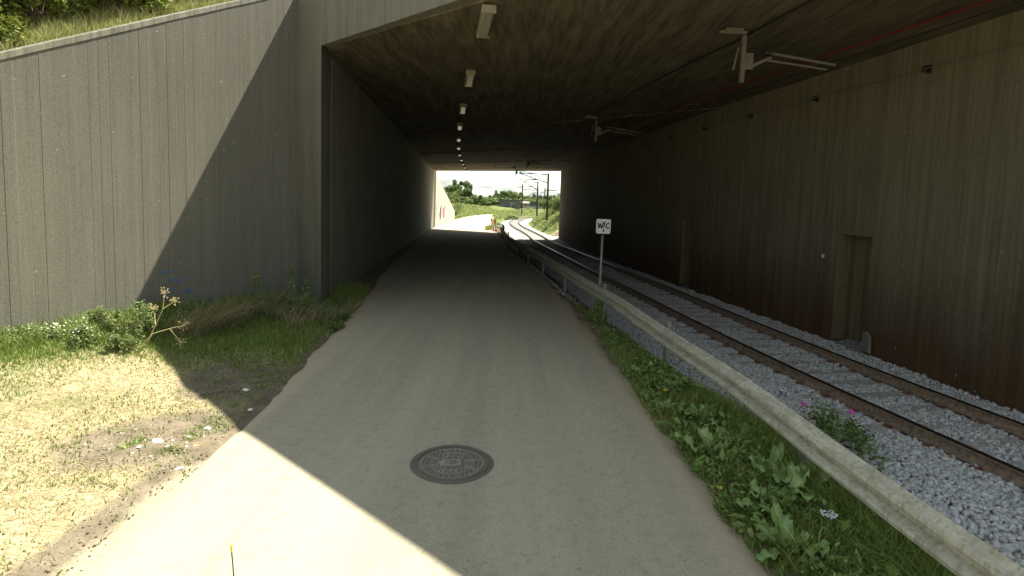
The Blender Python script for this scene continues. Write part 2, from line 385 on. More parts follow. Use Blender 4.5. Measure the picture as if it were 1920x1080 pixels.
def ground_z(x, y):
    g = gz(y); z = g - .035
    z = z + .02 * vn(x, y, 1.2, 3)
    l = pathL(y) - x; r = x - pathR(y)
    near = y < 62
    # left verge
    zl = g + .0 + .05 * ss(0, .8, l) + .26 * ss(.9, 3.4, l) + .035 * vn(x, y, 1.9, 5) * ss(.1, .6, l) + .015 * vn(x, y, 6, 6) * ss(.05, .3, l)
    z = np.where(near & (l > 0), zl - .035 * (1 - ss(0, .1, l)), z)
    # right verge falling to the ballast
    zr = g - .012 + .05 * ss(0, .3, r) - .42 * ss(.8, 1.7, r) + .03 * vn(x, y, 2.4, 8) * ss(.1, .4, r)
    z = np.where(near & (r > 0), zr, z)
    d, sg = trackdist(x, y)
    z = np.where(near & (r > 0), np.minimum(z, g - .62 + np.maximum(0, d - 2.75) * .7), z)
    # outside beyond the far portal
    far = ss(69, 76, y)
    bank = 1.2 * ss(.5, 5, l) + .5 * ss(5, 14, l) + .35 * vn(x, y, .25, 11) * ss(.5, 4, l)
    mound = (1.0 * ss(70, 88, y) + .35) * ss(.3, 3.5, r)
    rb = 3.2 * ss(.5, 5, r - 7.5)
    zo = g - .035 + bank * (l > 0) + mound * (r > 0)
    zo = np.where((sg < 0) & (r > 0), zo - mound + 3.0 * ss(3.2, 8.5, d) + .5 * vn(x, y, .3, 13) * ss(3.2, 7, d), zo)
    zo = zo * 1.0 - 0
    zo = np.where(y > 150, zo + np.minimum((y - 150) * .01, .6), zo)
    cap = g - .5 + np.maximum(0, d - 2.2) * .75
    zo = np.where(r > 0, np.minimum(zo, cap), zo)
    z = np.where(far > 0, z * (1 - far) + zo * far, z)
    z = np.where((r > 0) & (y > 50), np.minimum(z, g - .66 + np.maximum(0, d - 2.75) * .7), z)
    return z

# ------------------------------------------------------------------ ground
def axis(segs):
    o = []
    for a, b, st in segs: o += list(np.arange(a, b, st))
    return np.array(o + [segs[-1][1]])
gx = axis([(-600, -120, 60), (-120, -40, 8), (-40, -14, 2), (-14, 10, .14), (10, 30, 1), (30, 120, 8), (120, 600, 60)])
gy = axis([(-200, -20, 20), (-20, 0, 2), (0, 18, .14), (18, 60, .8), (60, 150, 1.0), (150, 300, 8), (300, 1500, 120)])
X, Y = np.meshgrid(gx, gy); Z = ground_z(X, Y)
nx, ny = len(gx), len(gy); I = np.arange(nx * ny).reshape(ny, nx)
F = np.stack([I[:-1, :-1], I[:-1, 1:], I[1:, 1:], I[1:, :-1]], -1).reshape(-1, 4)
gme = mesh('ground', np.stack([X, Y, Z], -1).reshape(-1, 3), F, mGround, True)
def patch(x, y, cx, cy, rx, ry, ang=0):
    c, s = math.cos(ang), math.sin(ang); u = (x - cx) * c + (y - cy) * s; v = -(x - cx) * s + (y - cy) * c
    return np.clip(1.6 - np.hypot(u / rx, v / ry) * 1.1, 0, 1)
def dirtmap(x, y):
    l = pathL(y) - x; r = x - pathR(y)
    d = np.maximum(patch(x, y, -3.45, 5.4, .85, .62, .8), patch(x, y, -3.6, 7.2, .6, .9, .15))
    d = np.maximum(d, .85 * (1 - ss(.05, .45, l)) * (l > -.3) * (l < 1))
    d = np.maximum(d, patch(x, y, -2.95, 3.9, .22, 1.3, -.1) * .8)
    d = np.maximum(d, (r > -.3) * (y < 70) * (1 - .25 * ss(3, 6, y) * 0))
    d = np.maximum(d, ((y > 14) & (y < 70)) * 1.)
    d = np.maximum(d, 1.55 * ss(.6, .0, l) * (l > -.4) * ss(6.5, 4.5, y)); d = np.maximum(d, 1.5 * ss(.22, .0, r) * (r > -.4) * (y < 16))
    return np.where(y > 70, -1., d)
at = gme.attributes.new('dirt', 'FLOAT', 'POINT'); at.data.foreach_set('value', dirtmap(X, Y).ravel().astype(np.float32))
ob('ground', gme, kind='structure')

# path
ys = np.r_[np.arange(-20, 0, 1), np.arange(0, 20, .12), np.arange(20, 70, .5), np.arange(70, 138.1, 1)]
us = np.array([0, .012, .03, .06, .1, .16, .25, .35, .5, .65, .75, .84, .9, .94, .97, .988, 1])
YY, UU = np.meshgrid(ys, us, indexing='ij')
xl = pathL(YY) - .02 + .045 * vn(YY, 0 * YY, 1.7, 1) + .03 * vn(YY, 0 * YY, 6, 2); xr = pathR(YY) + .04 * vn(YY, 0 * YY, 1.5, 4) + .03 * vn(YY, 0 * YY, 7, 5)
XX = xl + (xr - xl) * UU; ZZ = gz(YY) + .004 - .03 * np.exp(-np.minimum(UU, 1 - UU) * (xr - xl) / .05) + .012 * np.sin(UU * math.pi)
J = np.arange(XX.size).reshape(XX.shape); F = np.stack([J[:-1, :-1], J[:-1, 1:], J[1:, 1:], J[1:, :-1]], -1).reshape(-1, 4)
pme = mesh('path', np.stack([XX, YY, ZZ], -1).reshape(-1, 3), F, mAsph, True)
e = np.exp(-np.minimum(UU * 1.0, (1 - UU) * 1.0) * (xr - xl) / .33) * .8
at = pme.attributes.new('edge', 'FLOAT', 'POINT'); at.data.foreach_set('value', e.ravel().astype(np.float32))
ob('path', pme, kind='structure')

# ballast bed following the track (offset from the centre line -> height)
RAILTOP = -.28
def bedz(off, y):
    """off >0 = right of centre"""
    g = gz(y)
    t = np.abs(off); z = -.475 - .0 * t
    z = z - .38 * ss(1.75, 3.3, -off) + .17 * ss(1.5, 2.4, off) * (y < 62) - .35 * ss(1.7, 3.2, off) * (y >= 62)
    return g + z + .02 * vn(off * 2, y, 1.3, 9)
sv = np.r_[np.arange(0, 45, .25), np.arange(45, SMAX, 1.)]; ov = np.r_[np.arange(-3.4, 3.41, .2)]
SS, OO = np.meshgrid(sv, ov, indexing='ij'); bx, by, _ = track(SS, OO)
bz = bedz(OO, by)
J = np.arange(bx.size).reshape(bx.shape); F = np.stack([J[:-1, :-1], J[:-1, 1:], J[1:, 1:], J[1:, :-1]], -1).reshape(-1, 4)
ob('ballast_bed', mesh('ballast_bed', np.stack([bx, by, bz], -1).reshape(-1, 3), F, mBed, True), kind='structure')

# ------------------------------------------------------------------ underpass
under = thing('underpass', 'dark concrete underpass carrying the road bank over the path and the single railway track', 'underpass', (0, 0, 0))
PN = (.663, .749); SUMF = 6.15           # fascia plane PN . (x, y) = SUMF
def board_face(pts, z0, z1, inward, thick, bw=.14, amp=.003, lean=0):
    """pts: 2-D polyline; inward: +1 if the visible face is right of the direction. z0,z1 functions of arc length."""
    p = np.array(pts, float); sl = np.r_[0, np.cumsum(np.hypot(*np.diff(p, axis=0).T))]; Ltot = sl[-1]
    st = [0.]
    while st[-1] < Ltot - bw * .6: st.append(st[-1] + bw * random.uniform(.88, 1.12))
    st[-1] = Ltot
    q = []
    for i in range(len(st) - 1):
        o = random.uniform(-amp, amp); g = .006 if bw < .3 else .01
        dp = amp * (2.6 if random.random() < .22 else .5); q += [(st[i] + g, o), (st[i + 1] - g, o), (st[i + 1], o - dp)]
    q = [(0, 0)] + q[:-1] + [(Ltot, 0)]
    v = []; f = []
    for s, o in q:
        k = min(max(np.searchsorted(sl, s) - 1, 0), len(p) - 2); d = (p[k + 1] - p[k]) / np.linalg.norm(p[k + 1] - p[k]); n = np.array([d[1], -d[0]]) * inward
        b = p[k] + d * (s - sl[k]); a = b + n * o; c = b - n * thick
        for (xx, yy) in (a, c):
            v.append((xx, yy, z0(s))); v.append((xx, yy, z1(s)))
    n = len(q)
    for i in range(n - 1):
        a = i * 4; b = a + 4
        f += [(a, b, b + 1, a + 1), (a + 2, a + 3, b + 3, b + 2), (a + 1, b + 1, b + 3, a + 3), (a, a + 2, b + 2, b)]
    f += [(0, 1, 3, 2), ((n - 1) * 4, (n - 1) * 4 + 2, (n - 1) * 4 + 3, (n - 1) * 4 + 1)]
    return v, f
CZ_L, CZ_R = 5.53, 5.62
def zL(y): return 5.53 + .27 * (y - 12) / 57
# left inner wall
yl = np.r_[np.arange(12.75, 69, 1.6), 69]; yl = yl[yl <= 69]
m = MB(); m.add(*board_face([(float(wallLx(y)), y) for y in yl], lambda s: -1.6, lambda s: float(zL(12.75 + s)) + .03, 1, .6, .15, .0014))
ob('side_wall', m.me('side_wall', mLeft), under, label='left inner wall beside the path')
# right inner wall with door recesses
def rwall(y0, y1, z0, z1, name='side_wall'):
    yy = np.r_[np.arange(y0, y1, 1.5), y1]; m = MB()
    m.add(*board_face([(float(wallRx(y)), y) for y in yy], lambda s: z0, lambda s: z1, -1, .6, .16, .0025)); return m
doors = [(11.34, 12.30, 1.98), (19.6, 20.5, 2.02), (33.0, 34.0, 1.8)]
mm = MB(); y0 = .9
for (a, b, zt) in doors:
    q = rwall(y0, a, -1.7, CZ_R + .03); mm.add(q.v, q.f); q = rwall(a + .0, b, zt, CZ_R + .03); mm.add(q.v, q.f); y0 = b
q = rwall(y0, 57, -1.7, CZ_R + .03); mm.add(q.v, q.f)
# backing slab closing the recesses
yy = np.r_[np.arange(.9, 57, 2), 57]; m2 = board_face([(float(wallRx(y)) + .62, y) for y in yy], lambda s: -1.7, lambda s: CZ_R + .03, -1, .3, 3.)
mm.add(*m2)
rw = ob('side_wall', mm.me('side_wall', mRight), under, label='right inner wall with brown stains and door recesses')
for i, (a, b, zt) in enumerate(doors):
    xa, xb = float(wallRx(a)), float(wallRx(b)); dx, dy = xb - xa, b - a; ln = math.hypot(dx, dy); ang = math.atan2(dy, dx); nx_, ny_ = dy / ln, -dx / ln
    cx, cy = (xa + xb) / 2 + nx_ * .43, (a + b) / 2 + ny_ * .43
    d = MB(); zb = float(gz(a)) - .35; hh = zt - zb - .02
    d.box((cx, cy, zb + hh / 2), (ln - .02, .06, hh), ang)
    for k in range(5): d.box((cx - nx_ * .036 + (k - 2) * .17 * math.cos(ang), cy - ny_ * .036 + (k - 2) * .17 * math.sin(ang), zb + hh / 2), (.155, .02, hh - .04), ang)
    dr = ob('door', d.me('door', mDoor), under, label='brown door deep in the right wall recess')
    h = MB(); h.box((cx - nx_ * .08 - .3 * math.cos(ang), cy - ny_ * .08 - .3 * math.sin(ang), zb + 1.05), (.12, .03, .03), ang)
    ob('handle', h.me('handle', mPost), dr)
    # frame of boards on the far jamb
    j = MB(); j.box((xb + nx_ * .2 + .012 * math.cos(ang) * -1, b + ny_ * .2 - .012 * math.sin(ang), (zb + zt) / 2), (.02, .39, zt - zb - .01), ang)
    ob('jamb', j.me('jamb', mDoor), under)
# deck: soffit sheet with thickness
nu, nv = 60, 14; v = []; f = []
for lay in (0, 1):
    for i in range(nu + 1):
        u = i / nu; yL = 12.5 + (69 - 12.5) * u; yR = .35 + (57 - .35) * u; L0 = np.array([float(wallLx(yL)) - .5, yL]); R0 = np.array([float(wallRx(yR)) + .8, yR - .3 * 0])
        for j in range(nv + 1):
            t = j / nv; p = L0 + (R0 - L0) * t; z = zL(yL) + (CZ_R - zL(yL)) * t if lay == 0 else 6.4
            v.append((p[0], p[1], z))
K = (nu + 1) * (nv + 1); g = lambda l, i, j: l * K + i * (nv + 1) + j
for i in range(nu):
    for j in range(nv):
        f.append((g(0, i, j), g(0, i + 1, j), g(0, i + 1, j + 1), g(0, i, j + 1))); f.append((g(1, i, j), g(1, i, j + 1), g(1, i + 1, j + 1), g(1, i + 1, j)))
for i in range(nu): f.append((g(0, i, 0), g(1, i, 0), g(1, i + 1, 0), g(0, i + 1, 0))); f.append((g(0, i, nv), g(0, i + 1, nv), g(1, i + 1, nv), g(1, i, nv)))
for j in range(nv): f.append((g(0, 0, j), g(0, 0, j + 1), g(1, 0, j + 1), g(1, 0, j))); f.append((g(0, nu, j), g(1, nu, j), g(1, nu, j + 1), g(0, nu, j + 1)))
ob('ceiling', mesh('ceiling', v, f, mCeil), under)
# transverse joint ribs on the soffit
for yc in (24, 36, 48, 58):
    jb = MB(); a = (float(wallLx(yc + 5)), yc + 5); b = (float(wallRx(yc - 6)), yc - 6); n = 10
    jb.sweep([(-.05, -.035), (.05, -.035), (.05, .03), (-.05, .03)], [(a[0] + (b[0] - a[0]) * t / n, a[1] + (b[1] - a[1]) * t / n, zL(yc + 5) + (CZ_R - zL(yc + 5)) * t / n) for t in range(n + 1)])
    ob('joint_strip', jb.me('joint_strip', mCeil), under)
# near fascia: slab in the plane x+y=SUMF
FT = 6.79
m = MB(); a = np.array([-4.04, 11.79]); b = np.array([8.9, (SUMF - .663 * 8.9) / .749]); n = 30
pts = [tuple(a + (b - a) * i / n) for i in range(n + 1)]
Lf = float(np.linalg.norm(b - a))
v, f = board_face(pts, lambda s: min(5.535 + .0135 * s, 5.60), lambda s: FT, 1, .38, .9, .001); m.add(v, f)
ob('fascia', m.me('fascia', mFascia), under)
# pillar beside the left wall: from wing wall end to the corner, lying in the fascia plane
pa = WB + WD * .012; pb = np.array([-4.04, 11.79])
q4 = [(pa[0], pa[1]), (pb[0], pb[1]), (float(wallLx(12.76)) - .012, 12.76), (-4.62, 13.2)]
m = MB(); m.add([(x, y, -1.6) for x, y in q4] + [(x, y, FT) for x, y in q4], [(3, 2, 1, 0), (4, 5, 6, 7), (0, 1, 5, 4), (1, 2, 6, 5), (2, 3, 7, 6), (3, 0, 4, 7)])
ob('pillar', m.me('pillar', mFascia), under)
# far fascia
m = MB(); a = (float(wallLx(69)) - .6, 69.0); b = (float(wallRx(57)) + .6, 57.)
v, f = board_face([a, b], lambda s: 5.75 + (CZ_R - 5.8) * s / 19, lambda s: 7.6, -1, .4, 1.2, .001); m.add(v, f)
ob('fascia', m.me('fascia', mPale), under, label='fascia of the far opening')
# left far jamb pale edge
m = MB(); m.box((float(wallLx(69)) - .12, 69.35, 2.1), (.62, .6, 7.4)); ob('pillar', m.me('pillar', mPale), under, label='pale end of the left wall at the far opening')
m = MB(); m.box((float(wallRx(57)) + .34, 57.2, 2.1), (.62, .5, 7.4)); ob('pillar', m.me('pillar', mRight), under, label='brown end of the right wall at the far opening')

# near wing wall
wing = thing('retaining_wall', 'tall grey board-marked concrete wing wall left of the underpass, half in sun', 'retaining wall', (0, 0, 0))
A2 = WA - WD * 9
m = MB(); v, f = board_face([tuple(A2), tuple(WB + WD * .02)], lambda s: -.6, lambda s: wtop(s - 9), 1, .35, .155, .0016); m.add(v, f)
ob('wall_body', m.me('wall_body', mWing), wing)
m = MB(); p0 = []
for i in range(60):
    s = -9 + i * (14.4 / 59); q = WA + WD * s; p0.append((q[0], q[1], wtop(s) + .012 * float(vn(s, 0, 1.1, 4))))
m.sweep([(-.37, .0), (-.37, .07), (.004, .075), (.012, .06), (.012, -.025), (.004, -.03)], p0)
ob('coping', m.me('coping', mCope), wing)
# white flecks and blue spray marks on the face
def face_pt(s, z, o=.006): q = WA + WD * s + WN * o; return (q[0], q[1], z)
def splat(s, z, w_, h_, mat, name, parent, n=9, lab=None):
    c = Vector(face_pt(s, z, .007)); t = Vector((WD[0], WD[1], 0)); v = [c + Vector((WN[0], WN[1], 0)) * .002]; 
    for k in range(n):
        a = 2 * math.pi * k / n; r = random.uniform(.45, 1.1); v.append(c + t * math.cos(a) * w_ * r + Vector((0, 0, math.sin(a) * h_ * r)))
    f = [(0, 1 + k, 1 + (k + 1) % n) for k in range(n)]
    return v, f
m = MB()
for (s, z) in [(2.4, .87), (2.75, .65), (2.37, 1.05), (2.36, .73), (3.17, .47), (2.7, .5), (2.45, .68), (2.8, .68), (2.65, .87)]:
    for k in range(5): m.add(*splat(s + random.gauss(0, .07), z + random.gauss(0, .025), random.uniform(.012, .05), random.uniform(.008, .02), None, '', None))
ob('spray_mark', m.me('spray_mark', mBlue), wing, label='faint blue spray marks low on the wall')
m = MB()
for k in range(13): m.add(*splat(random.uniform(-1, 5.2), random.uniform(1, 5.5), random.uniform(.004, .013), random.uniform(.004, .012), None, '', None, 6))
ob('paint_fleck', m.me('paint_fleck', mPaper), wing, kind='stuff')

# far wing wall
fw_ = thing('retaining_wall', 'pale sunlit wing wall with graffiti beyond the far opening, tapering to the ground', 'retaining wall')
a = np.array([float(wallLx(69)) - .05, 69.66]); b = np.array([-8.95, 86.]); Lw = float(np.linalg.norm(b - a)); dW = (b - a) / Lw
m = MB(); v, f = board_face([tuple(a), tuple(b)], lambda s: -2, lambda s: 5.75 - 5.2 * s / Lw, 1, .5, .3, .004); m.add(v, f)
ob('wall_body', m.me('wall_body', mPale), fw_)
def fsp(s, z, w_, h_):
    n = 8; nn = np.array([dW[1], -dW[0]]); c = a + dW * s + nn * .012; v = [(c[0] + nn[0] * .002, c[1], z)]
    for k in range(n):
        t = 2 * math.pi * k / n; r = random.uniform(.6, 1.1); v.append((c[0] + dW[0] * math.cos(t) * w_ * r, c[1] + dW[1] * math.cos(t) * w_ * r, z + math.sin(t) * h_ * r))
    return v, [(0, 1 + k, 1 + (k + 1) % n) for k in range(n)]
for mat, lst, lb in ((mDarkSpray, [(4.2, .35, .7, .9), (4.6, 1.0, .4, .7), (1.2, .2, .25, .6), (1.4, 1.2, .15, .5)], 'dark graffiti letter'), (mPinkSpray, [(6.2, .5, .5, .9), (7.1, .8, .5, .8), (7.0, .1, .7, .3)], 'pink graffiti letter')):
    m = MB()
    for q in lst: m.add(*fsp(*q))
    ob('graffiti', m.me('graffiti', mat), fw_, label=lb)

# earth bank behind the near wing wall and over the deck
su = np.arange(-9, 8, .35); tu = np.r_[.3, np.arange(.5, 8, .4), np.arange(8, 60, 4)]
S2, T2 = np.meshgrid(su, tu, indexing='ij'); ex = WA[0] + WD[0] * S2 - WN[0] * T2; ey = WA[1] + WD[1] * S2 - WN[1] * T2
ez = np.minimum(wtop(S2) - .02, 6.6) + .38 * (T2 - .3) * (T2 < 200); ez = np.minimum(ez, 9.5) + .07 * vn(ex, ey, .9, 21) * ss(.3, 1, T2) - .0
J = np.arange(ex.size).reshape(ex.shape); F = np.stack([J[:-1, :-1], J[1:, :-1], J[1:, 1:], J[:-1, 1:]], -1).reshape(-1, 4)
eme = mesh('embankment', np.stack([ex, ey, ez], -1).reshape(-1, 3), F, mGround, True)
ob('embankment', eme, kind='structure')
m = MB(); m.add([(-4.75, 12.9, 6.5), (8.9, .8, 6.5), (30, .8, 6.5), (30, 57.5, 6.5), (5, 57.5, 6.5), (-10.2, 69.3, 6.5), (-40, 69.3, 6.5), (-40, 31.5, 6.5)], [(0, 1, 2, 3, 4, 5, 6, 7)])
ob('road', m.me('road', mGround), kind='structure')  # unseen flat sheet over the deck, widened leftward to block light

# ------------------------------------------------------------------ railway track
trk = thing('railway_track', 'single railway track on concrete sleepers curving right beyond the underpass', 'railway track')
prof = [(a_ * 1.05, b_ * 1.0) for a_, b_ in [(-.07, 0), (.07, 0), (.07, .012), (.02, .03), (.012, .045), (.012, .115), (.036, .128), (.037, .15), (.03, .16), (-.03, .16), (-.037, .15), (-.036, .128), (-.012, .115), (-.012, .045), (-.02, .03), (-.07, .012)]]
for off, lb in ((-.7525, 'left'), (.7525, 'right')):
    sq = np.r_[np.arange(0, 60, 1.), np.arange(60, SMAX, 2.)]; x, y, _ = track(sq, off)
    m = MB(); m.sweep([(a_, b_ - .16) for a_, b_ in prof], [(float(p), float(q), float(gz(q)) + RAILTOP) for p, q in zip(x, y)], mf=lambda k: 1 if 7 <= k <= 9 else 0)
    ob('rail', m.me('rail', [mRust, mHead]), trk)
slp = MB(); v = [(-1.25, -.14, -.2), (1.25, -.14, -.2), (1.25, .14, -.2), (-1.25, .14, -.2), (-1.24, -.11, 0), (1.24, -.11, 0), (1.24, .11, 0), (-1.24, .11, 0)]
slp.add(v, [(0, 3, 2, 1), (4, 5, 6, 7), (0, 1, 5, 4), (1, 2, 6, 5), (2, 3, 7, 6), (3, 0, 4, 7)])
sme = slp.me('sleeper', mSleeper)
cl = MB(); cl.tube([(-.03, -.035, .01), (-.03, .03, .035), (.03, .04, .035), (.045, 0, .03), (.03, -.04, .018), (0, -.03, .03)], .011, 6); cl.box((0, 0, .006), (.1, .12, .012))
cme = cl.me('rail_clip', mClip)
s = .2; sleeper_s = []
while s < SMAX - 2:
    x, y, an = [float(q) for q in track(s)]; sleeper_s.append(s)
    o = ob('sleeper', sme, trk, (x, y, float(gz(y)) + RAILTOP - .165), (0, 0, an - math.pi / 2 + random.gauss(0, .006)))
    if y < 22:
        for off in (-.7525, .7525):
            for e_ in (-.115, .115):
                ob('rail_clip', cme, o, (off + e_, 0, .0), (0, 0, 0 if e_ > 0 else math.pi))
    s += .6 if y < 110 else 1.2

# ballast stones
def stones(n, ys0, ys1, bias, seed, size=(.018, .038)):
    r = np.random.default_rng(seed)
    s0, s1 = ys0 + 12, ys1 + 12.4
    S = s0 + (s1 - s0) * r.random(n) ** bias; O = r.uniform(-3.05, 2.25, n)
    x, y, an = track(S, O)
    keep = (x < wallRx(y) - .02) & ~((np.abs(np.abs(O) - .7525) < .085))
    ds = np.abs(((S - .2 + .3) % .6) - .3); onsl = (ds < .11) & (np.abs(O) < 1.2)
    keep &= ~(onsl & (r.random(n) > .5)); keep &= (x > guardX(y) + .0)
    x, y, O, S = x[keep], y[keep], O[keep], S[keep]; n = len(x)
    z = bedz(O, y) + r.uniform(-.004, .022, n) + .012 * (np.abs(O) > 1.3)
    sz = r.uniform(size[0], size[1], (n, 1)) * np.ones((1, 3)) * np.array([1, .85, .62]) * r.uniform(.7, 1.25, (n, 3))
    c = np.array([[a, b, d] for d in (-1, 1) for a, b in ((-1, -1), (1, -1), (1, 1), (-1, 1))], float)
    V = c[None] * (1 + r.uniform(-.38, .12, (n, 8, 3))) * sz[:, None, :]
    q = r.normal(size=(n, 4)); q[:, 0] += 1.2; q /= np.linalg.norm(q, axis=1)[:, None]; w_, a, b, c_ = q.T
    Rm = np.stack([1 - 2 * (b * b + c_ * c_), 2 * (a * b - c_ * w_), 2 * (a * c_ + b * w_), 2 * (a * b + c_ * w_), 1 - 2 * (a * a + c_ * c_), 2 * (b * c_ - a * w_), 2 * (a * c_ - b * w_), 2 * (b * c_ + a * w_), 1 - 2 * (a * a + b * b)], -1).reshape(n, 3, 3)
    yaw = r.uniform(0, 6.283, n); cz, sz_ = np.cos(yaw), np.sin(yaw)
    V = np.einsum('nij,nkj->nki', Rm, V); V = np.stack([V[..., 0] * cz[:, None] - V[..., 1] * sz_[:, None], V[..., 0] * sz_[:, None] + V[..., 1] * cz[:, None], V[..., 2]], -1)
    V += np.stack([x, y, z], -1)[:, None, :]
    T = np.array([(0, 2, 1), (0, 3, 2), (4, 5, 6), (4, 6, 7), (0, 1, 5), (0, 5, 4), (1, 2, 6), (1, 6, 5), (2, 3, 7), (2, 7, 6), (3, 0, 4), (3, 4, 7)])
    return V.reshape(-1, 3), (T[None] + (np.arange(n) * 8)[:, None, None]).reshape(-1, 3)
v, f = stones(62000, 2.2, 18, 1.25, 3); ob('ballast', mesh('ballast', v, f, mStone), kind='stuff')
v, f = stones(26000, 18, 45, 1.2, 4, (.03, .05)); ob('ballast', mesh('ballast', v, f, mStone), kind='stuff')

# ------------------------------------------------------------------ guard rail
gr = thing('guard_rail', 'weathered steel guard rail between the path and the railway track', 'guard rail')
wp = [(0, .0), (.012, .018), (.075, .055), (.083, .085), (.075, .11), (.008, .14), (.008, .17), (.075, .2), (.083, .225), (.075, .255), (.012, .292), (0, .31)]
wprof = [(-a_, z_ - .31) for a_, z_ in wp] + [(-a_ + .006, z_ - .31) for a_, z_ in wp[::-1]]
gy_ = -6.0; k = 0; posts_y = []
while gy_ < 66:
    step = 4.0; yy = np.linspace(gy_, min(gy_ + step + .25, 66.2), 6); o = .009 * (k % 2)
    m = MB(); m.sweep([(a_ - o, z_) for a_, z_ in wprof], [(float(guardX(y)), float(y), float(gz(y)) + .62 + .012 * math.sin(y * 1.3)) for y in yy])
    if gy_ >= 46: pass
    bo = ob('rail_beam', m.me('rail_beam', mGalv), gr)
    bl = MB()
    for dz in (-.075, -.235):
        for dy in (.05, .13, .21): x = float(guardX(gy_ + dy)); bl.tube([(x - .03, gy_ + dy, float(gz(gy_)) + .62 + dz - .0), (x - .1, gy_ + dy, float(gz(gy_)) + .62 + dz)], .014, 6)
    ob('bolt', bl.me('bolt', mPost), bo)
    posts_y.append(gy_ + .12); gy_ += step; k += 1
posts_y = [1.0, 5.0, 8.75, 12.55, 16.6, 20.6, 24.6, 28.6, 32.6, 36.6, 40.6, 44.6, 48.6, 51, 53.5, 56, 58.5, 61, 63.5, 66]
for y in posts_y:
    x = float(guardX(y)); zg = float(gz(y)); top = zg + (.68 if y in (8.75, 12.55) else .6); 
    if y > 47: top = zg + .95
    m = MB(); b0 = zg - .75; h = top - b0; cx = x + .07; an = math.atan2(1, float(guardX(y + .5) - guardX(y - .5))) - math.pi / 2; w_ = .12 if y < 47 else .28
    c, s_ = math.cos(an), math.sin(an)
    m.box((cx, y, b0 + h / 2), (.012, w_, h), an)
    for e_ in (-1, 1): m.box((cx + .03 * c - e_ * w_ / 2 * s_, y + .03 * s_ + e_ * w_ / 2 * c, b0 + h / 2 - .0015), (.06, .008, h - .003), an)
    ob('post', m.me('post', mPost if y < 47 else mBlack), gr)

# red and white marker posts near the far end
for i, (x, y, h, lean, wh, lab) in enumerate([(-.30, 36.8, .72, .03, 'top', 'thin dark red marker post with a white cap beside the guard rail'), (-.92, 46.4, .95, -.05, 'none', 'plain dark red marker stake inside the tunnel beside the guard rail'), (-1.75, 60.5, 1.35, -.16, 'mid', 'red and white marker board leaning at the tunnel mouth, nearer of the two'), (-2.15, 64.0, 1.5, -.22, 'low', 'red-tipped white marker board leaning farthest out by the path')]):
    z = float(ground_z(np.array(x), np.array(y))); t = thing('marker_post', lab, 'marker post', (x, y, z - .05), rot=(0, lean, 0), group='marker posts by the guard rail')
    r = .05 if i < 2 else .1
    a_ = MB(); a_.box((0, 0, h * .5), (r * 1.6, .03, h)); ob('board', a_.me('board', mRed if wh in ('top', 'none') else mWhite), t)
    if wh == 'top': b_ = MB(); b_.box((0, 0, h + .05), (r * 1.7, .034, .1)); ob('band', b_.me('band', mWhite), t)
    if wh in ('mid', 'low'):
        b_ = MB(); b_.box((0, 0, h - .2), (r * 1.66, .036, .42)); ob('band', b_.me('band', mRed), t); b_ = MB(); b_.box((0, 0, .2), (r * 1.66, .036, .3)); ob('band', b_.me('band', mRed), t)
m = MB(); m.tube([(0, 0, 0), (0, 0, .05), (0, 0, .1), (0, 0, .13)], [.08, .075, .05, .02], 10)
thing('plastic_cap', 'small orange plastic cap lying in the dark beside the guard rail', 'cap', (.62, 28.6, float(ground_z(np.array(.62), np.array(28.6)))), me=m.me('plastic_cap', mOrange, True))

# ------------------------------------------------------------------ WC sign
sx, sy = 2.03, 12.72; sz = float(ground_z(np.array(sx), np.array(sy)))
sg_ = thing('sign', 'small white square sign with hand-painted black letters W C on a thin pole', 'sign', (sx, sy, sz), rot=(0, R(.6), R(2)))
m = MB(); m.tube([(0, 0, -.2), (0, 0, 1.0), (0, 0, 2.0 - sz * 0)], .028, 10); ob('pole', m.me('pole', mPost, True), sg_)
zc = 1.97 - sz; w2 = .165
def rrect(w_, h_, r, n=5):
    o = []
    for cx, cz, a0 in ((w_ - r, h_ - r, 0), (-w_ + r, h_ - r, 90), (-w_ + r, -h_ + r, 180), (w_ - r, -h_ + r, 270)):
        for k in range(n + 1): a = R(a0 + 90 * k / n); o.append((cx + r * math.cos(a), cz + r * math.sin(a)))
    return o
o_ = rrect(w2, w2, .035); n = len(o_)
m = MB(); m.add([(a_, -.035, zc + b_) for a_, b_ in o_] + [(a_, -.028, zc + b_) for a_, b_ in o_], [tuple(range(n))[::-1], tuple(range(n, 2 * n))] + [(i, (i + 1) % n, n + (i + 1) % n, n + i) for i in range(n)])
pl = ob('plate', m.me('plate', mWhite), sg_)
def stroke(pts, w_, mb):
    for (x0, z0), (x1, z1) in zip(pts[:-1], pts[1:]):
        d = Vector((x1 - x0, 0, z1 - z0)); L_ = d.length; d /= L_; nn = Vector((-d.z, 0, d.x)) * w_ / 2; a_ = Vector((x0, -.0375, zc + z0)) - d * w_ * .3; b_ = Vector((x1, -.0375, zc + z1)) + d * w_ * .3
        o2 = Vector((0, .002, 0)); mb.add([a_ - nn, b_ - nn, b_ + nn, a_ + nn, a_ - nn + o2, b_ - nn + o2, b_ + nn + o2, a_ + nn + o2], [(0, 1, 2, 3), (0, 4, 5, 1), (1, 5, 6, 2), (2, 6, 7, 3), (3, 7, 4, 0)])
for nm, ps in (('letter', [(-.125, .075), (-.10, -.04), (-.075, .06), (-.045, -.045), (-.005, .085)]), ('letter', [(.135, .055), (.11, .075), (.075, .06), (.058, .02), (.07, -.02), (.10, -.035), (.14, -.022)]), ('tick', [(.035, .11), (.015, .07), (.02, .03), (.0, -.02)]), ('digit', [(0, -.065), (.018, -.08), (-.012, -.1), (.0, -.125), (.022, -.11), (-.012, -.085), (0, -.065)])):
    m = MB(); stroke(ps, .026 if nm != 'digit' else .012, m); ob(nm, m.me(nm, mInk), pl)

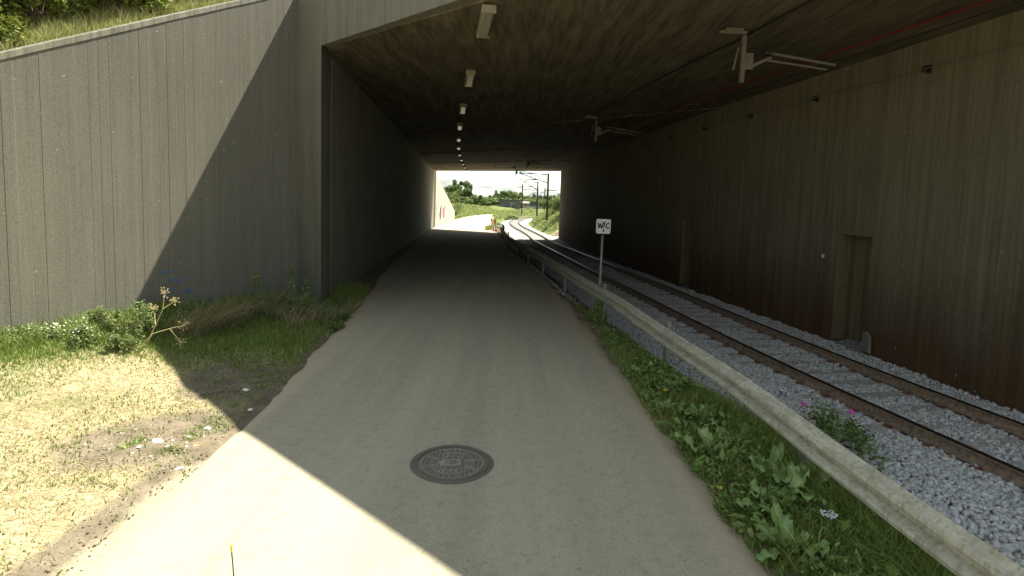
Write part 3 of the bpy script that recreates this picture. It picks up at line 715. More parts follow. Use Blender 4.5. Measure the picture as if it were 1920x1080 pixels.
# ------------------------------------------------------------------ ceiling lamps
LY = [(9.75, -.565), (14.3, -1.19), (19.15, -1.80), (24.0, -2.37), (29.2, -2.92), (34.3, -3.42), (39.9, -3.90), (45.3, -4.28), (51.1, -4.68), (56.7, -5.02), (62.5, -5.36)]
ords = ['nearest', 'second', 'third', 'fourth', 'fifth', 'sixth', 'seventh', 'eighth', 'ninth', 'tenth', 'farthest']
def ceilz(x, y):
    # soffit height at x,y
    t = (x - float(wallLx(max(y, 11.8)))) / 12.; a = float(zL(y)); return a + (CZ_R - a) * min(max(t, 0), 1)
lamp0 = None
for i, (y, x) in enumerate(LY):
    x = x - 0; an = math.atan2(1, -.125 + .007 * i) - math.pi / 2
    lab = f'long narrow ceiling lamp over the path, {ords[i]} from the near opening' if i not in (0, 10) else f'long narrow ceiling lamp over the path, {"nearest to" if i == 0 else "farthest from"} the camera'
    loc = (x, y, ceilz(x, y) - .015)
    if lamp0 is None:
        lamp0 = thing('ceiling_lamp', lab, 'lamp', loc, an, 'lamps in a row along the underpass ceiling')
        m = MB(); m.box((0, 0, -.025), (.22, 1.4, .05)); m.box((0, -.69, -.07), (.23, .03, .12)); m.box((0, .69, -.07), (.23, .03, .12)); m.box((0, .8, -.01), (.03, .3, .03)); ob('housing', m.me('housing', mLampBody), lamp0)
        m = MB(); m.sweep([(-.1, -.05), (.1, -.05), (.105, -.09), (.07, -.128), (-.07, -.128), (-.105, -.09)], [(0, -.674, 0), (0, .674, 0)]); ob('diffuser', m.me('diffuser', mLamp), lamp0)
    else: dup(lamp0, loc, (0, 0, an), lab)

# ------------------------------------------------------------------ overhead line supports under the ceiling
def bracket_parts(t):
    m = MB(); m.box((-.17, 0, .025), (.46, .09, .05)); m.box((-.17, 0, .065), (.3, .14, .05)); ob('top_plate', m.me('top_plate', mGrey), t)
    m = MB(); m.box((0, 0, -.42), (.012, .07, .8)); m.box((.03, .033, -.42), (.06, .01, .8)); m.box((.03, -.033, -.42), (.06, .01, .8)); ob('drop_post', m.me('drop_post', mGrey), t)
    m = MB(); m.box((-.1, 0, -.42), (.02, .05, .4), 0, 0, (0, .18)); m.box((.12, 0, -.45), (.18, .015, .28)); m.box((.3, 0, -.48), (.5, .02, .05), 0, 0, (0, -.45)); ob('gusset', m.me('gusset', mGrey), t)
    m = MB()
    for k in range(6): m.tube([(.24 + k * .05, 0, -.26 - k * .012), (.262 + k * .05, 0, -.265 - k * .012)], .045, 10)
    m.tube([(.15, 0, -.25), (.6, 0, -.32)], .018, 8); ob('insulator', m.me('insulator', mBlack), t)
    m = MB(); m.tube([(.42, 0, -.29), (1.65, 0, -.47)], .026, 8); ob('arm', m.me('arm', mGrey), t)
    m = MB(); m.tube([(.42, 0, -.42), (1.5, 0, -.55)], .02, 8); ob('arm', m.me('arm', mGrey), t)
brk = [(3.9, 10.05, 'nearest and largest pale overhead line bracket hanging from the ceiling'), (2.85, 20.4, 'dim overhead line bracket on the ceiling, second from the near opening'), (.85, 39.8, 'overhead line bracket silhouetted just above the far opening'), (.1, 53.5, 'overhead line bracket silhouetted against the sky at the far opening')]
b0 = None
for i, (x, y, lab) in enumerate(brk):
    loc = (x, y, ceilz(x, y) - .09)
    if b0 is None: b0 = thing('line_bracket', lab, 'overhead line bracket', loc, 0, 'overhead line brackets under the ceiling'); bracket_parts(b0)
    else: dup(b0, loc, (0, 0, .02), lab)

# ------------------------------------------------------------------ cables
def cable(name, pts, r, mat, label):
    m = MB(); m.tube(pts, r, 6); return thing(name, label, 'cable', me=m.me(name, mat, True))
yy = np.arange(-4, 72, 2.)
wy = lambda y, o=0: float(railX(y)) + .74 - .05 + o
arm_end = curve([(-4, 7.0), (3, 6.75), (7.3, 6.05), (8.3, 5.85), (10.1, 5.53), (12.7, 5.1), (15.2, 4.75), (20.4, 4.3), (30, 3.3), (39.8, 2.45), (53.5, 1.75), (70, 2.0)])
cable('catenary_cable', [(float(arm_end(y)), y, 5.24 - .15 * ss(30, 60, y)) for y in yy], .02, mRedCable, 'dark red overhead cable running along the ceiling above the track')
cable('contact_wire', [(float(arm_end(y)) + .03, y, 5.10 - .15 * ss(30, 60, y)) for y in yy], .012, mBlack, 'black contact wire just below the red overhead cable')
cable('ceiling_cable', [(x, y, ceilz(x, y) - .03) for x, y in ((5.2, 3), (4.6, 6.5), (4.21, 9.07), (4.05, 10.6), (3.68, 12.5), (3.16, 16.14), (2.62, 21.2), (1.7, 31), (.9, 42), (.1, 54))], .018, mBlack, 'black cable fixed along the ceiling left of the red one')
wl = thing('cable', 'thin wire strung along the upper right wall on black insulators', 'cable')
yw = np.arange(1.5, 56, 1.); m = MB(); m.tube([(float(wallRx(y)) - .14, y, 5.1 - .04 * abs(math.sin(y))) for y in yw], .009, 5); ob('wire', m.me('wire', mGrey), wl)
m = MB(); m.tube([(0, 0, 0), (-.05, 0, 0), (-.06, 0, 0), (-.1, 0, 0), (-.13, 0, 0)], [.02, .02, .055, .06, .03], 10); m.box((-.005, 0, 0), (.02, .1, .14)); ime = m.me('insulator', mBlack)
for y in (4.6, 7.5, 10.35, 13.35, 16.15, 19.0, 22, 25, 28): ob('insulator', ime, wl, (float(wallRx(y)) - .01, y, 5.08))
# small pale leftovers on the right wall
for (y, z, lab) in ((12.75, 1.45, 'small round white plate on the right wall beside the near door recess'),):
    x = float(wallRx(y)); m = MB(); m.tube([(0, 0, 0), (-.02, 0, 0)], .045, 12); thing('wall_plate', lab, 'plate', (x - .002, y, z), me=m.me('wall_plate', mPaper))
m = MB(); m.add([(-.02, -.16, 0), (.05, .17, 0), (.055, .13, .36), (-.0, .0, .40), (-.02, -.13, .33), (.04, -.16, 0), (.11, .17, 0), (.11, .13, .36), (.06, .0, .40), (.04, -.13, .33)], [(4, 3, 2, 1, 0), (5, 6, 7, 8, 9), (0, 1, 6, 5), (1, 2, 7, 6), (2, 3, 8, 7), (3, 4, 9, 8), (4, 0, 5, 9)])
thing('stone_slab', 'pale grey slab leaning on the right wall by the near door recess', 'slab', (float(wallRx(11.1)) - .14, 11.15, -.33), R(5), me=m.me('stone_slab', mCope))

# ------------------------------------------------------------------ manhole cover
mh = thing('manhole_cover', 'round cast iron manhole cover in the middle of the path', 'manhole cover', (-.50, 5.07, .019), R(8))
def ring(r0, r1, z0, z1, n=64, sq=0):
    v = []; f = []
    for k in range(n):
        a = 2 * math.pi * k / n; c, s_ = math.cos(a), math.sin(a); q = 1 + sq * math.cos(4 * a)
        v += [(r0 * c, r0 * s_, z0), (r0 * c, r0 * s_, z1), (r1 * q * c, r1 * q * s_, z1), (r1 * q * c, r1 * q * s_, z0 - .01)]
    for k in range(n):
        a, b = 4 * k, 4 * ((k + 1) % n); f += [(a, b, b + 1, a + 1)[::-1], (a + 1, a + 2, b + 2, b + 1), (a + 2, a + 3, b + 3, b + 2)]
    return v, f
m = MB(); m.add(*ring(.386, .405, -.012, -.004, sq=.02)); ob('collar', m.me('collar', mCollar), mh)
m = MB(); m.add(*ring(.318, .388, -.02, .003, sq=.012)); m.add(*ring(.33, .345, .004, .011)); ob('frame', m.me('frame', mCast), mh)
m = MB(); v = [(.31 * math.cos(2 * math.pi * k / 64), .31 * math.sin(2 * math.pi * k / 64), 0) for k in range(64)]; m.add(v, [tuple(range(64))]); lid = ob('lid', m.me('lid', mCast), mh)
m = MB()
for r in (.30, .215, .145): m.add(*ring(r - .006, r, 0, .007))
for q in range(8):
    a = 2 * math.pi * q / 8 + .2
    for o in (-.012, .012): m.box((.215 * math.cos(a) - o * math.sin(a), .215 * math.sin(a) + o * math.cos(a), .004), (.15, .007, .008), a)
ob('rib', m.me('rib', mCastHi), lid)
m = MB(); st = MB()
for r, n in ((.285, 60), (.25, 32), (.19, 28), (.165, 20), (.12, 14)):
    for k in range(n): a = 2 * math.pi * k / n + r; m.box((r * math.cos(a), r * math.sin(a), .004), (.014, .014, .009), a)
ob('stud', m.me('stud', mCastHi), lid, kind='stuff')
m = MB(); m.box((.01, 0, .006), (.15, .12, .012)); m.tube([(-.072, 0, 0), (-.072, 0, .0112)], .058, 20); ob('badge', m.me('badge', mCastHi), lid)
m = MB()
for c_, d_ in (((-.01, .03), (.1, .008)), ((-.01, -.03), (.1, .008)), ((-.055, 0), (.008, .06)), ((.035, 0), (.008, .06)), ((.0, 0), (.05, .022)), ((.05, 0), (.02, .012))): m.box((c_[0], c_[1], .0135), (d_[0], d_[1], .002))
ob('emblem', m.me('emblem', mCast), lid)

# ------------------------------------------------------------------ vegetation helpers
def blades(n, xy, h, width, lean=.35, seed=1, zfun=ground_z, curl=.5, wind=(0, 0)):
    r = np.random.default_rng(seed); x, y = xy(r, n); n = len(x); z = zfun(x, y) - .01
    a = r.uniform(0, 6.283, n); H = h(x, y, r) if callable(h) else r.uniform(.5, 1.2, n) * h; W = width * r.uniform(.6, 1.4, n)
    la = r.uniform(0, 6.283, n); le = H * lean * r.uniform(.2, 1.6, n); dx, dy = np.cos(la) * le + wind[0] * H, np.sin(la) * le + wind[1] * H
    wx, wy = np.cos(a) * W / 2, np.sin(a) * W / 2; Hm = H * .55
    P_ = lambda X_, Y_, Z_: np.stack([X_, Y_, Z_], -1)
    V = np.stack([P_(x - wx, y - wy, z), P_(x + wx, y + wy, z), P_(x + wx * .8 + dx * .35, y + wy * .8 + dy * .35, z + Hm), P_(x - wx * .8 + dx * .35, y - wy * .8 + dy * .35, z + Hm), P_(x + dx, y + dy, z + H * (1 - curl * .25 * r.random(n)))], 1)
    b = (np.arange(n) * 5)[:, None]; T = np.concatenate([b + [0, 1, 2], b + [0, 2, 3], b + [3, 2, 4]], 0)
    return V.reshape(-1, 3), T
def leafcloud(c, size, seed, nrm_up=.4, asp=.6):
    """c: (n,3) positions; one bent leaf of two triangles pairs each"""
    r = np.random.default_rng(seed); n = len(c); sz = size * r.uniform(.6, 1.3, (n, 1))
    d = r.normal(size=(n, 3)); d[:, 2] *= .6; d /= np.linalg.norm(d, axis=1)[:, None]
    up_ = r.normal(size=(n, 3)); up_[:, 2] += nrm_up * 3; s_ = np.cross(d, up_); s_ /= np.linalg.norm(s_, axis=1)[:, None] + 1e-6; nn = np.cross(s_, d)
    a = c - d * sz * .5; b = c + d * sz * .5; l = c + s_ * sz * asp * .5 + nn * sz * .1; q = c - s_ * sz * asp * .5 + nn * sz * .1
    V = np.stack([a, l, b, q], 1).reshape(-1, 3); k = (np.arange(n) * 4)[:, None]
    return V, np.concatenate([k + [0, 1, 2], k + [0, 2, 3]], 0)
def region(fn, x0, x1, y0, y1):
    def g_(r, n):
        X_ = []; Y_ = []; t = 0
        while t < n:
            x = r.uniform(x0, x1, n * 3); y = r.uniform(y0, y1, n * 3); k = r.random(n * 3) < fn(x, y); X_.append(x[k]); Y_.append(y[k]); t += k.sum()
        return np.concatenate(X_)[:n], np.concatenate(Y_)[:n]
    return g_
def walld(x, y): return (x - WA[0]) * WN[0] + (y - WA[1]) * WN[1]    # distance in front of the wing wall
def fasd(x, y): return SUMF - PN[0] * x - PN[1] * y
inL = lambda x, y: (walld(x, y) > .03) & (x < pathL(y) - .02) & ((fasd(x, y) > .03) | (x > wallLx(y) + .03)) & ((y < 11.79) | (x > wallLx(np.maximum(y, 11.79)) + .03))
def g1(x, y):  # short green grass and weeds, denser near the wall and under the shade
    w_ = walld(x, y); d = dirtmap(x, y)
    base = .06 + .94 * (ss(2.1, .6, w_) + ss(6.6, 8.4, y) * .8) + .28 * (vn(x, y, 1.3, 31) > .1)
    return np.where(inL(x, y), np.clip(base, 0, 1) * (1 - .85 * np.clip(d, 0, 1)), 0)
v, f = blades(52000, region(g1, -9, -2.8, 2.5, 17), lambda x, y, r: (.05 + .22 * ss(1.5, .2, walld(x, y)) + .07 * ss(7, 9, y)) * r.uniform(.4, 1.25, len(x)), .011, .5, 11)
ob('grass', mesh('grass', v, f, mGrass), kind='stuff')
def g2(x, y): d = dirtmap(x, y); return np.where(inL(x, y) & (y < 12), np.clip(.5 + .5 * vn(x, y, .9, 41) - 1.1 * ss(7.0, 9.2, y), 0, 1) * (1 - .95 * np.clip(d, 0, 1)), 0)
v, f = blades(42000, region(g2, -9.5, -2.7, 2.2, 12), .032, .007, 2.4, 12, curl=1.5); ob('grass', mesh('grass', v, f, mGrassDry), kind='stuff')
def g3(x, y):  # long bent dry grass by the wall in the shade
    return np.where(inL(x, y) & (walld(x, y) < 1.9) & (walld(x, y) > .15) & (y > 7.8), ss(8.0, 8.9, y) * np.clip(1.6 * vn(x, y, 1.6, 91), 0, 1), 0)
v, f = blades(5200, region(g3, -7.5, -3.2, 7.8, 12), .42, .008, .8, 13, wind=(.55, -.35), curl=1.6); ob('grass', mesh('grass', v, f, mGrassDry), kind='stuff')
# right verge
inR = lambda x, y: (x > pathR(y) + .02 + .08 * vn(x * 0, y, 2.2, 6)) & (x < guardX(y) + .75)
def g4(x, y): return np.where(inR(x, y), np.clip(1.0 - ss(7.2, 10.5, y) * .93 - .35 * (vn(x, y, 1.8, 51) > .35), .02, 1), 0)
v, f = blades(52000, region(g4, 1.3, 3.6, 2.2, 16), lambda x, y, r: (.04 + .07 * ss(0, .45, x - pathR(y)) + .05 * ss(6, 3.5, y) + .17 * ss(.55, .95, x - pathR(y)) * ss(8.5, 6, y)) * r.uniform(.4, 1.3, len(x)), .009, .75, 14, wind=(-.05, -.15)); ob('grass', mesh('grass', v, f, mGrass), kind='stuff')
v, f = blades(5000, region(g4, 1.3, 3.4, 2.2, 12), .2, .006, .9, 15); ob('grass', mesh('grass', v, f, mGrassLight), kind='stuff')
def g5(x, y): return np.where(inR(x, y), np.clip(1 - ss(6, 12, y) * .95, .03, 1) * (vn(x, y, 2.1, 61) > -.1), 0)
r = np.random.default_rng(5); x, y = region(g5, 1.3, 3.3, 2.2, 14)(r, 9000); c = np.stack([x, y, ground_z(x, y) + r.uniform(.01, .16, len(x))], -1)
v, f = leafcloud(c, .045, 21); ob('undergrowth', mesh('undergrowth', v, f, mWeed), kind='stuff')
x, y = region(g5, 1.3, 3.1, 2.2, 10)(r, 1900); c = np.stack([x, y, ground_z(x, y) + r.uniform(.03, .15, len(x))], -1)
v, f = leafcloud(c, .13, 23, .7, .34); ob('undergrowth', mesh('undergrowth', v, f, mRoseLeaf), kind='stuff')
# grass on the embankment above the wing wall
def emz(x, y):
    t = -walld(x, y); s_ = (x - WA[0]) * WD[0] + (y - WA[1]) * WD[1]; return np.minimum(np.minimum(wtop(s_) - .02, 6.6) + .38 * (t - .3), 9.5)
def g6(x, y): t = -walld(x, y); s_ = (x - WA[0]) * WD[0] + (y - WA[1]) * WD[1]; return ((t > .31) & (t < 3) & (s_ > -2.5) & (s_ < 8)) * (1 - .75 * ss(.8, 2.2, t))
v, f = blades(30000, region(g6, -13, -4, 6, 18), .19, .010, .6, 16, zfun=emz, wind=(.12, -.06)); ob('grass', mesh('grass', v, f, mGrassLight), kind='stuff')
v, f = blades(9000, region(g6, -13, -4, 6, 18), .24, .007, .5, 17, zfun=emz, wind=(.15, -.08)); ob('grass', mesh('grass', v, f, mGrassDry), kind='stuff')

def shrub(name, label, cat, x, y, z, rx, ry, rz_, n, leaf, mat, seed, group=None, stem=True, clumps=26):
    r = np.random.default_rng(seed); t = thing(name, label, cat, (x, y, z), group=group)
    cc = r.normal(size=(clumps, 3)); cc /= np.linalg.norm(cc, axis=1)[:, None]; cc *= r.uniform(.35, 1, (clumps, 1)) ** .6; cc[:, 2] = np.abs(cc[:, 2])
    cr = r.uniform(.16, .4, clumps); w_ = r.integers(0, clumps, n); p = r.normal(size=(n, 3)); p /= np.linalg.norm(p, axis=1)[:, None]; p *= (r.random((n, 1)) ** .4)
    P_ = (cc[w_] + p * cr[w_][:, None]) * [rx, ry, rz_]; P_[:, 2] = np.abs(P_[:, 2])
    v, f = leafcloud(P_, leaf, seed + 1); ob('foliage', mesh('foliage', v, f, mat), t)
    if stem:
        m = MB()
        for k in range(0, clumps, 3): q = cc[k] * [rx, ry, rz_]; m.tube([(0, 0, 0), (q[0] * .4, q[1] * .4, q[2] * .6), tuple(q)], [.02 + rz_ * .012, .012 + rz_ * .008, .006], 5)
        ob('stem', m.me('stem', mBark), t)
    return t
def emp(s_, t_): q = WA + WD * s_ - WN * t_; return q[0], q[1], float(emz(q[0], q[1]))
for i, (s_, t_, rr, h, lab) in enumerate([(-1.0, 1.25, .85, 1.3, 'dense green bush at the left picture edge above the wing wall'), (.1, 1.2, .8, 1.2, 'dark-hearted leafy bush on the bank, second from the left edge'), (1.2, 1.25, .8, 1.25, 'yellow-green bush on the bank in the middle of the row above the wall'), (2.4, 1.3, .85, 1.3, 'leafy bush on the bank near where the coping leaves the picture'), (3.7, 1.5, .9, 1.3, 'rightmost bush on the bank above the wing wall'), (-.6, 3.6, 1.8, 2.6, 'taller bush behind the others high on the bank'), (2.4, 3.9, 1.9, 2.6, 'broad bush behind the others at the bank top')]):
    x, y, z = emp(s_, t_); shrub('bush', lab, 'bush', x, y, z - .1, rr, rr, h, 15000 if i < 5 else 8000, .085 if i < 5 else .12, mBush, 100 + i, 'bushes on the bank above the wing wall', clumps=44)

# weeds along the wall (each clump is a plant)
wl_ = [(-7.55, 8.6, .36, .36, 'green weed clump at the wall foot near the left picture edge'), (-6.95, 8.7, .42, .45, 'broad bright weed clump in the sun with small white flowers'), (-6.45, 9.6, .42, .62, 'tallest sunlit weed clump just left of the dry stalk'), (-6.9, 9.4, .35, .45, 'pale weed clump against the sunny wall'), (-6.2, 8.7, .3, .3, 'low sunlit weed in front of the tall clump'), (-5.5, 11.9, .35, .5, 'dark weed clump at the wall foot in the shade'), (-5.05, 12.6, .35, .65, 'tall dark nettle clump by the wall joint'), (-4.5, 12.35, .4, .55, 'dark weed clump in front of the pillar'), (-4.05, 12.75, .38, .4, 'dark weed clump at the corner where the tunnel starts'), (-6.3, 10.9, .3, .4, 'shaded weed clump right of the dry stalk'), (-3.8, 11.8, .3, .25, 'low weed clump at the path edge by the corner')]
for i, (x, y, rr, h, lab) in enumerate(wl_):
    x, y, rr, h = x * .875, y * .875, rr * .9, h * .9
    wd = shrub('weed', lab, 'weed', x, y, float(ground_z(np.array(x), np.array(y))) - .02, rr, rr * .8, h, 1300, .042, mWeedPale, 200 + i, 'weeds along the wing wall', clumps=22)
    if i == 1:
        r_ = np.random.default_rng(3); q_ = r_.normal(size=(70, 3)) * [.22, .12, .04] + [0, -.12, h * .75]; fv, ff = leafcloud(q_, .022, 5, .6, .9); ob('blossom', mesh('blossom', fv, ff, mPaper), wd)
# nettle spires in the clump by the joint
for i, (x, y, h) in enumerate([(-4.55, 11.5, .95), (-4.2, 11.35, .75), (-5.0, 10.9, .8)]):
    z = float(ground_z(np.array(x), np.array(y))); t = thing('nettle', ['tallest thin nettle at the pillar joint', 'shorter nettle just right of the pillar joint', 'single nettle against the shaded wall'][i], 'nettle', (x, y, z))
    m = MB(); m.tube([(0, 0, 0), (.03, 0, h * .5), (.01, .02, h)], [.008, .006, .003], 5); ob('stem', m.me('stem', mWeed), t)
    r = np.random.default_rng(i); n = 120; k = r.random(n); a = r.uniform(0, 6.28, n); q = np.stack([np.cos(a) * .1 * (1.15 - k), np.sin(a) * .1 * (1.15 - k), .15 + k * (h - .15)], -1)
    v, f = leafcloud(q, .06, i); ob('foliage', mesh('foliage', v, f, mWeed), t)
# dry umbellifer stalk
ds = thing('dry_stalk', 'dead straw-coloured branching stalk leaning at the shadow edge', 'dead plant', (-5.25, 7.85, .2))
m = MB(); m.tube([(-.12, 0, 0), (.1, 0, .16), (.16, 0, .24)], [.009, .008, .008], 6); ob('stem', m.me('stem', mStalk), ds)
br = [[(.1, 0, .16), (.2, 0, .36), (.3, .02, .6), (.34, .0, .82)], [(.16, 0, .24), (.4, .0, .32), (.62, 0, .38)], [(.4, 0, .32), (.5, 0, .2), (.55, 0, .12)], [(.3, .02, .6), (.42, .02, .68), (.5, 0, .72)], [(.2, 0, .36), (.16, .05, .52), (.14, 0, .6)]]
for b_ in br:
    m = MB(); m.tube(b_, [.0065, .0055, .0045, .0035][:len(b_)], 5); e_ = Vector(b_[-1])
    for k in range(11): d = Vector((random.gauss(0, 1), random.gauss(0, 1), random.gauss(.5, 1))).normalized() * random.uniform(.05, .1); m.tube([e_, e_ + d], .002, 4); m.box(tuple(e_ + d), (.011, .011, .009))
    ob('branch', m.me('branch', mStalk), ds)

# dock plants
def dock_leaf(L_, W_, arch, seed):
    n = 11; v = []; f = []
    for i in range(n + 1):
        t = i / n; w_ = W_ * (math.sin(math.pi * min(1, t * 1.02 + .02)) ** .8) * (1 - .25 * t) * (1 + .16 * math.sin(17 * t + seed)) + .004; x = L_ * t * math.cos(arch * t * .9 - .0); z = L_ * (math.sin(1.1) * t - arch * .55 * t * t)
        v += [(x, -w_ / 2, z + .02 * math.sin(21 * t + seed)), (x, 0, z - .012), (x, w_ / 2, z + .02 * math.cos(19 * t))]
    for i in range(n):
        a = i * 3; f += [(a, a + 1, a + 4, a + 3), (a + 1, a + 2, a + 5, a + 4)]
    me = mesh('leaf', v, f, mDock, True); at = me.attributes.new('mid', 'FLOAT', 'POINT'); at.data.foreach_set('value', [0., 1., 0.] * (n + 1)); return me
dl = [dock_leaf(.26, .085, .9, 1), dock_leaf(.34, .10, 1.15, 2), dock_leaf(.20, .075, 1.3, 3), dock_leaf(.30, .07, .6, 4)]
docks = [(1.88, 7.9, .9, 'small dock plant at the path edge nearest the tunnel'), (2.15, 7.15, .9, 'dock plant with spread leaves beyond the yellow flower'), (1.92, 6.55, .7, 'little dock rosette on the path edge by the yellow flower'), (2.2, 6.1, 1.2, 'dock plant under the guard rail beside bare soil'), (2.05, 5.35, 1.25, 'dock plant at the bulge of the path edge'), (2.42, 5.6, 1.2, 'dock plant right under the guard rail'), (2.38, 4.85, 1.4, 'largest broad-leaved dock plant in the middle of the verge'), (2.5, 4.45, 1.3, 'broad dock plant behind the white flowers'), (2.18, 4.35, 1.3, 'dock plant with long leaves leaning to the path'), (2.05, 3.85, 1.1, 'dock plant lowest in the picture on the path edge'), (1.85, 9.6, .6, 'lone small dock plant on the bare soil before the sign'), (2.62, 4.05, .9, 'dock plant low in the picture close under the rail beam')]
for i, (x, y, sc_, lab) in enumerate(docks):
    t = thing('dock_plant', lab, 'dock plant', (x, y, float(ground_z(np.array(x), np.array(y)))), random.uniform(0, 6), 'dock plants on the right verge')
    nl = 15
    for k in range(nl):
        o = ob('leaf', dl[(k + i) % 4], t, (0, 0, .0), (random.gauss(0, .12), random.uniform(-.3, .45), 2 * math.pi * k / nl + random.gauss(0, .25))); q = sc_ * random.uniform(.7, 1.3); o.scale = (q, q, q)
# weed tuft below the sign
x, y = 1.82, 11.3
shrub('weed', 'upright weed growing below the sign pole at the path edge', 'weed', x, y, float(ground_z(np.array(x), np.array(y))), .2, .25, .5, 900, .05, mWeed, 260, clumps=18)
shrub('weed', 'low weed tuft on bare soil nearer than the sign', 'weed', 1.95, 10.1, float(ground_z(np.array(1.95), np.array(10.1))), .25, .3, .16, 700, .05, mWeed, 261, clumps=16)
# rose bush on the ballast with pink flowers
rb_ = shrub('rose_bush', 'small rose bush with two pink flowers growing in the ballast behind the guard rail', 'rose bush', 4.2, 6.95, float(gz(6.8)) - .56, .5, .8, .5, 1700, .055, mRoseLeaf, 270, clumps=40)
def flower(mat, cen, r_, n=5):
    m = MB()
    for k in range(n):
        a = 2 * math.pi * k / n; c, s_ = math.cos(a), math.sin(a); m.add([(0, 0, 0), (c * r_ * .6 - s_ * r_ * .5, s_ * r_ * .6 + c * r_ * .5, .01), (c * r_, s_ * r_, .018), (c * r_ * .6 + s_ * r_ * .5, s_ * r_ * .6 - c * r_ * .5, .01)], [(0, 3, 2, 1)], 0)
    m.tube([(0, 0, 0), (0, 0, .014)], r_ * .25, 6, 1); m.tube([(0, 0, -.1), (0, 0, 0)], .003, 4, 2)
    return m.me('flower', [mat, cen, mWeed])
fp = flower(mPink, mPink, .045)
for p in ((-.15, .52, .40), (.33, .22, .42)): ob('flower', fp, rb_, p, (.7, .1, 0)); ob('flower', fp, rb_, (p[0], p[1], p[2] - .012), (.55, -.1, .6))
# white yarrow heads, yellow flower
yr = thing('yarrow', 'white umbel flower head low among the grass under the rail beam', 'wildflower', (2.38, 3.92, float(ground_z(np.array(2.38), np.array(3.92)))))
m = MB(); m.tube([(0, 0, 0), (.0, 0, .2)], .004, 5)
for k in range(12): m.tube([(0, 0, .2), (random.uniform(-.07, .07), random.uniform(-.07, .07), .235)], .002, 4)
ob('stem', m.me('stem', mWeed), yr)
m = MB()
for k in range(60): a = random.uniform(0, 6.28); q = .055 * math.sqrt(random.random()); m.box((q * math.cos(a), q * math.sin(a), .245 + random.uniform(-.01, .01)), (.008, .008, .005), a)
ob('flower_head', m.me('flower_head', mWhite), yr)
thing('yellow_flower', 'single yellow flower among docks at the path edge', 'wildflower', (1.98, 6.85, float(ground_z(np.array(1.98), np.array(6.85))) + .13), me=flower(mYellow, mOrange, .03, 7))
thing('yellow_flower', 'yellow flower lower in the picture, tipped over the path edge', 'wildflower', (1.84, 4.6, float(ground_z(np.array(1.84), np.array(4.6))) + .1), me=flower(mYellow, mOrange, .032, 7))

# ------------------------------------------------------------------ litter on the dirt patch
def crumple(r_, mat, seed, flat=.5):
    rr = random.Random(seed); m = MB(); n = 8; v = [(0, 0, r_ * flat)]
    for j, (h, q) in enumerate(((.7, .6), (.25, 1.), (0, .8))):
        for k in range(n): a = 2 * math.pi * k / n + j; s_ = r_ * q * rr.uniform(.6, 1.2); v.append((s_ * math.cos(a), s_ * math.sin(a) * .7, r_ * h * flat * rr.uniform(.6, 1.3)))
    f = [(0, 1 + k, 1 + (k + 1) % n) for k in range(n)]
    for j in range(2):
        for k in range(n): a, b = 1 + j * n + k, 1 + j * n + (k + 1) % n; f.append((a, a + n, b + n, b))
    m.add(v, f); return m.me('litter', mat)
lit = [(-3.28, 6.83, .06, mPaper, 'white scrap of paper on the shaded dirt left of the path'), (-2.95, 6.25, .045, mPaper, 'white scrap at the very edge of the shaded path'), (-3.12, 5.66, .05, mPaper, 'curled white scrap with a green leaf beside the shadow edge'), (-3.42, 5.3, .075, mPaper, 'largest crumpled white paper in the middle of the dirt patch'), (-3.03, 5.3, .05, mBrown, 'rusty brown scrap on the dirt patch'), (-3.2, 5.45, .035, mPaper, 'pale pinkish scrap at the top of the dirt patch'), (-3.56, 5.2, .04, mWeed, 'dark green leaf scrap left of the crumpled paper'), (-2.93, 4.83, .04, mPaper, 'small white scrap at the sunlit path edge'), (-3.45, 5.08, .035, mPaper, 'thin white sliver in front of the crumpled paper'), (.36, 10.1, .02, mPaper, 'tiny white scrap on the middle of the path')]
for i, (x, y, r_, mt, lab) in enumerate(lit): thing('litter', lab, 'litter', (x, y, float(ground_z(np.array(x), np.array(y))) - .003 if x < 0 else .012), random.uniform(0, 6), 'scraps of litter', me=crumple(r_, mt, i))
tw = MB(); tw.tube([(0, 0, .012), (.08, .02, .02), (.17, -.01, .01)], [.006, .005, .003], 5); tw.tube([(.08, .02, .02), (.12, .07, .015)], .003, 4)
thing('twig', 'dark forked twig on the dirt patch below the brown scrap', 'twig', (-3.2, 5.12, float(ground_z(np.array(-3.2), np.array(5.12)))), -.3, me=tw.me('twig', mTwig))
tw = MB(); tw.tube([(0, 0, .012), (.06, .05, .03), (.16, .04, .02), (.24, .0, .02)], [.004, .004, .003, .002], 5)
thing('twig', 'thin curved twig lying at the right path edge under the docks', 'twig', (1.72, 4.1, .01), -.4, me=tw.me('twig', mTwig))
# crumbs, pebbles, leaves on the dirt; stones below the guard rail
def scatter(n, fn, box, size, mat, seed, name='debris', flat=.6):
    r = np.random.default_rng(seed); x, y = region(fn, *box)(r, n); z = ground_z(x, y); c = np.array([[a, b, d] for d in (-1, 1) for a, b in ((-1, -1), (1, -1), (1, 1), (-1, 1))], float)
    V = c[None] * (1 + r.uniform(-.4, .1, (n, 8, 3))) * (size * r.uniform(.35, 1.3, (n, 1, 1))) * [1, .8, flat]; a = r.uniform(0, 6.28, n)[:, None]
    V = np.stack([V[..., 0] * np.cos(a) - V[..., 1] * np.sin(a) + x[:, None], V[..., 0] * np.sin(a) + V[..., 1] * np.cos(a) + y[:, None], V[..., 2] + z[:, None] + size * .2], -1)
    T = np.array([(0, 2, 1), (0, 3, 2), (4, 5, 6), (4, 6, 7), (0, 1, 5), (0, 5, 4), (1, 2, 6), (1, 6, 5), (2, 3, 7), (2, 7, 6), (3, 0, 4), (3, 4, 7)])
    ob(name, mesh(name, V.reshape(-1, 3), (T[None] + (np.arange(n) * 8)[:, None, None]).reshape(-1, 3), mat), kind='stuff')
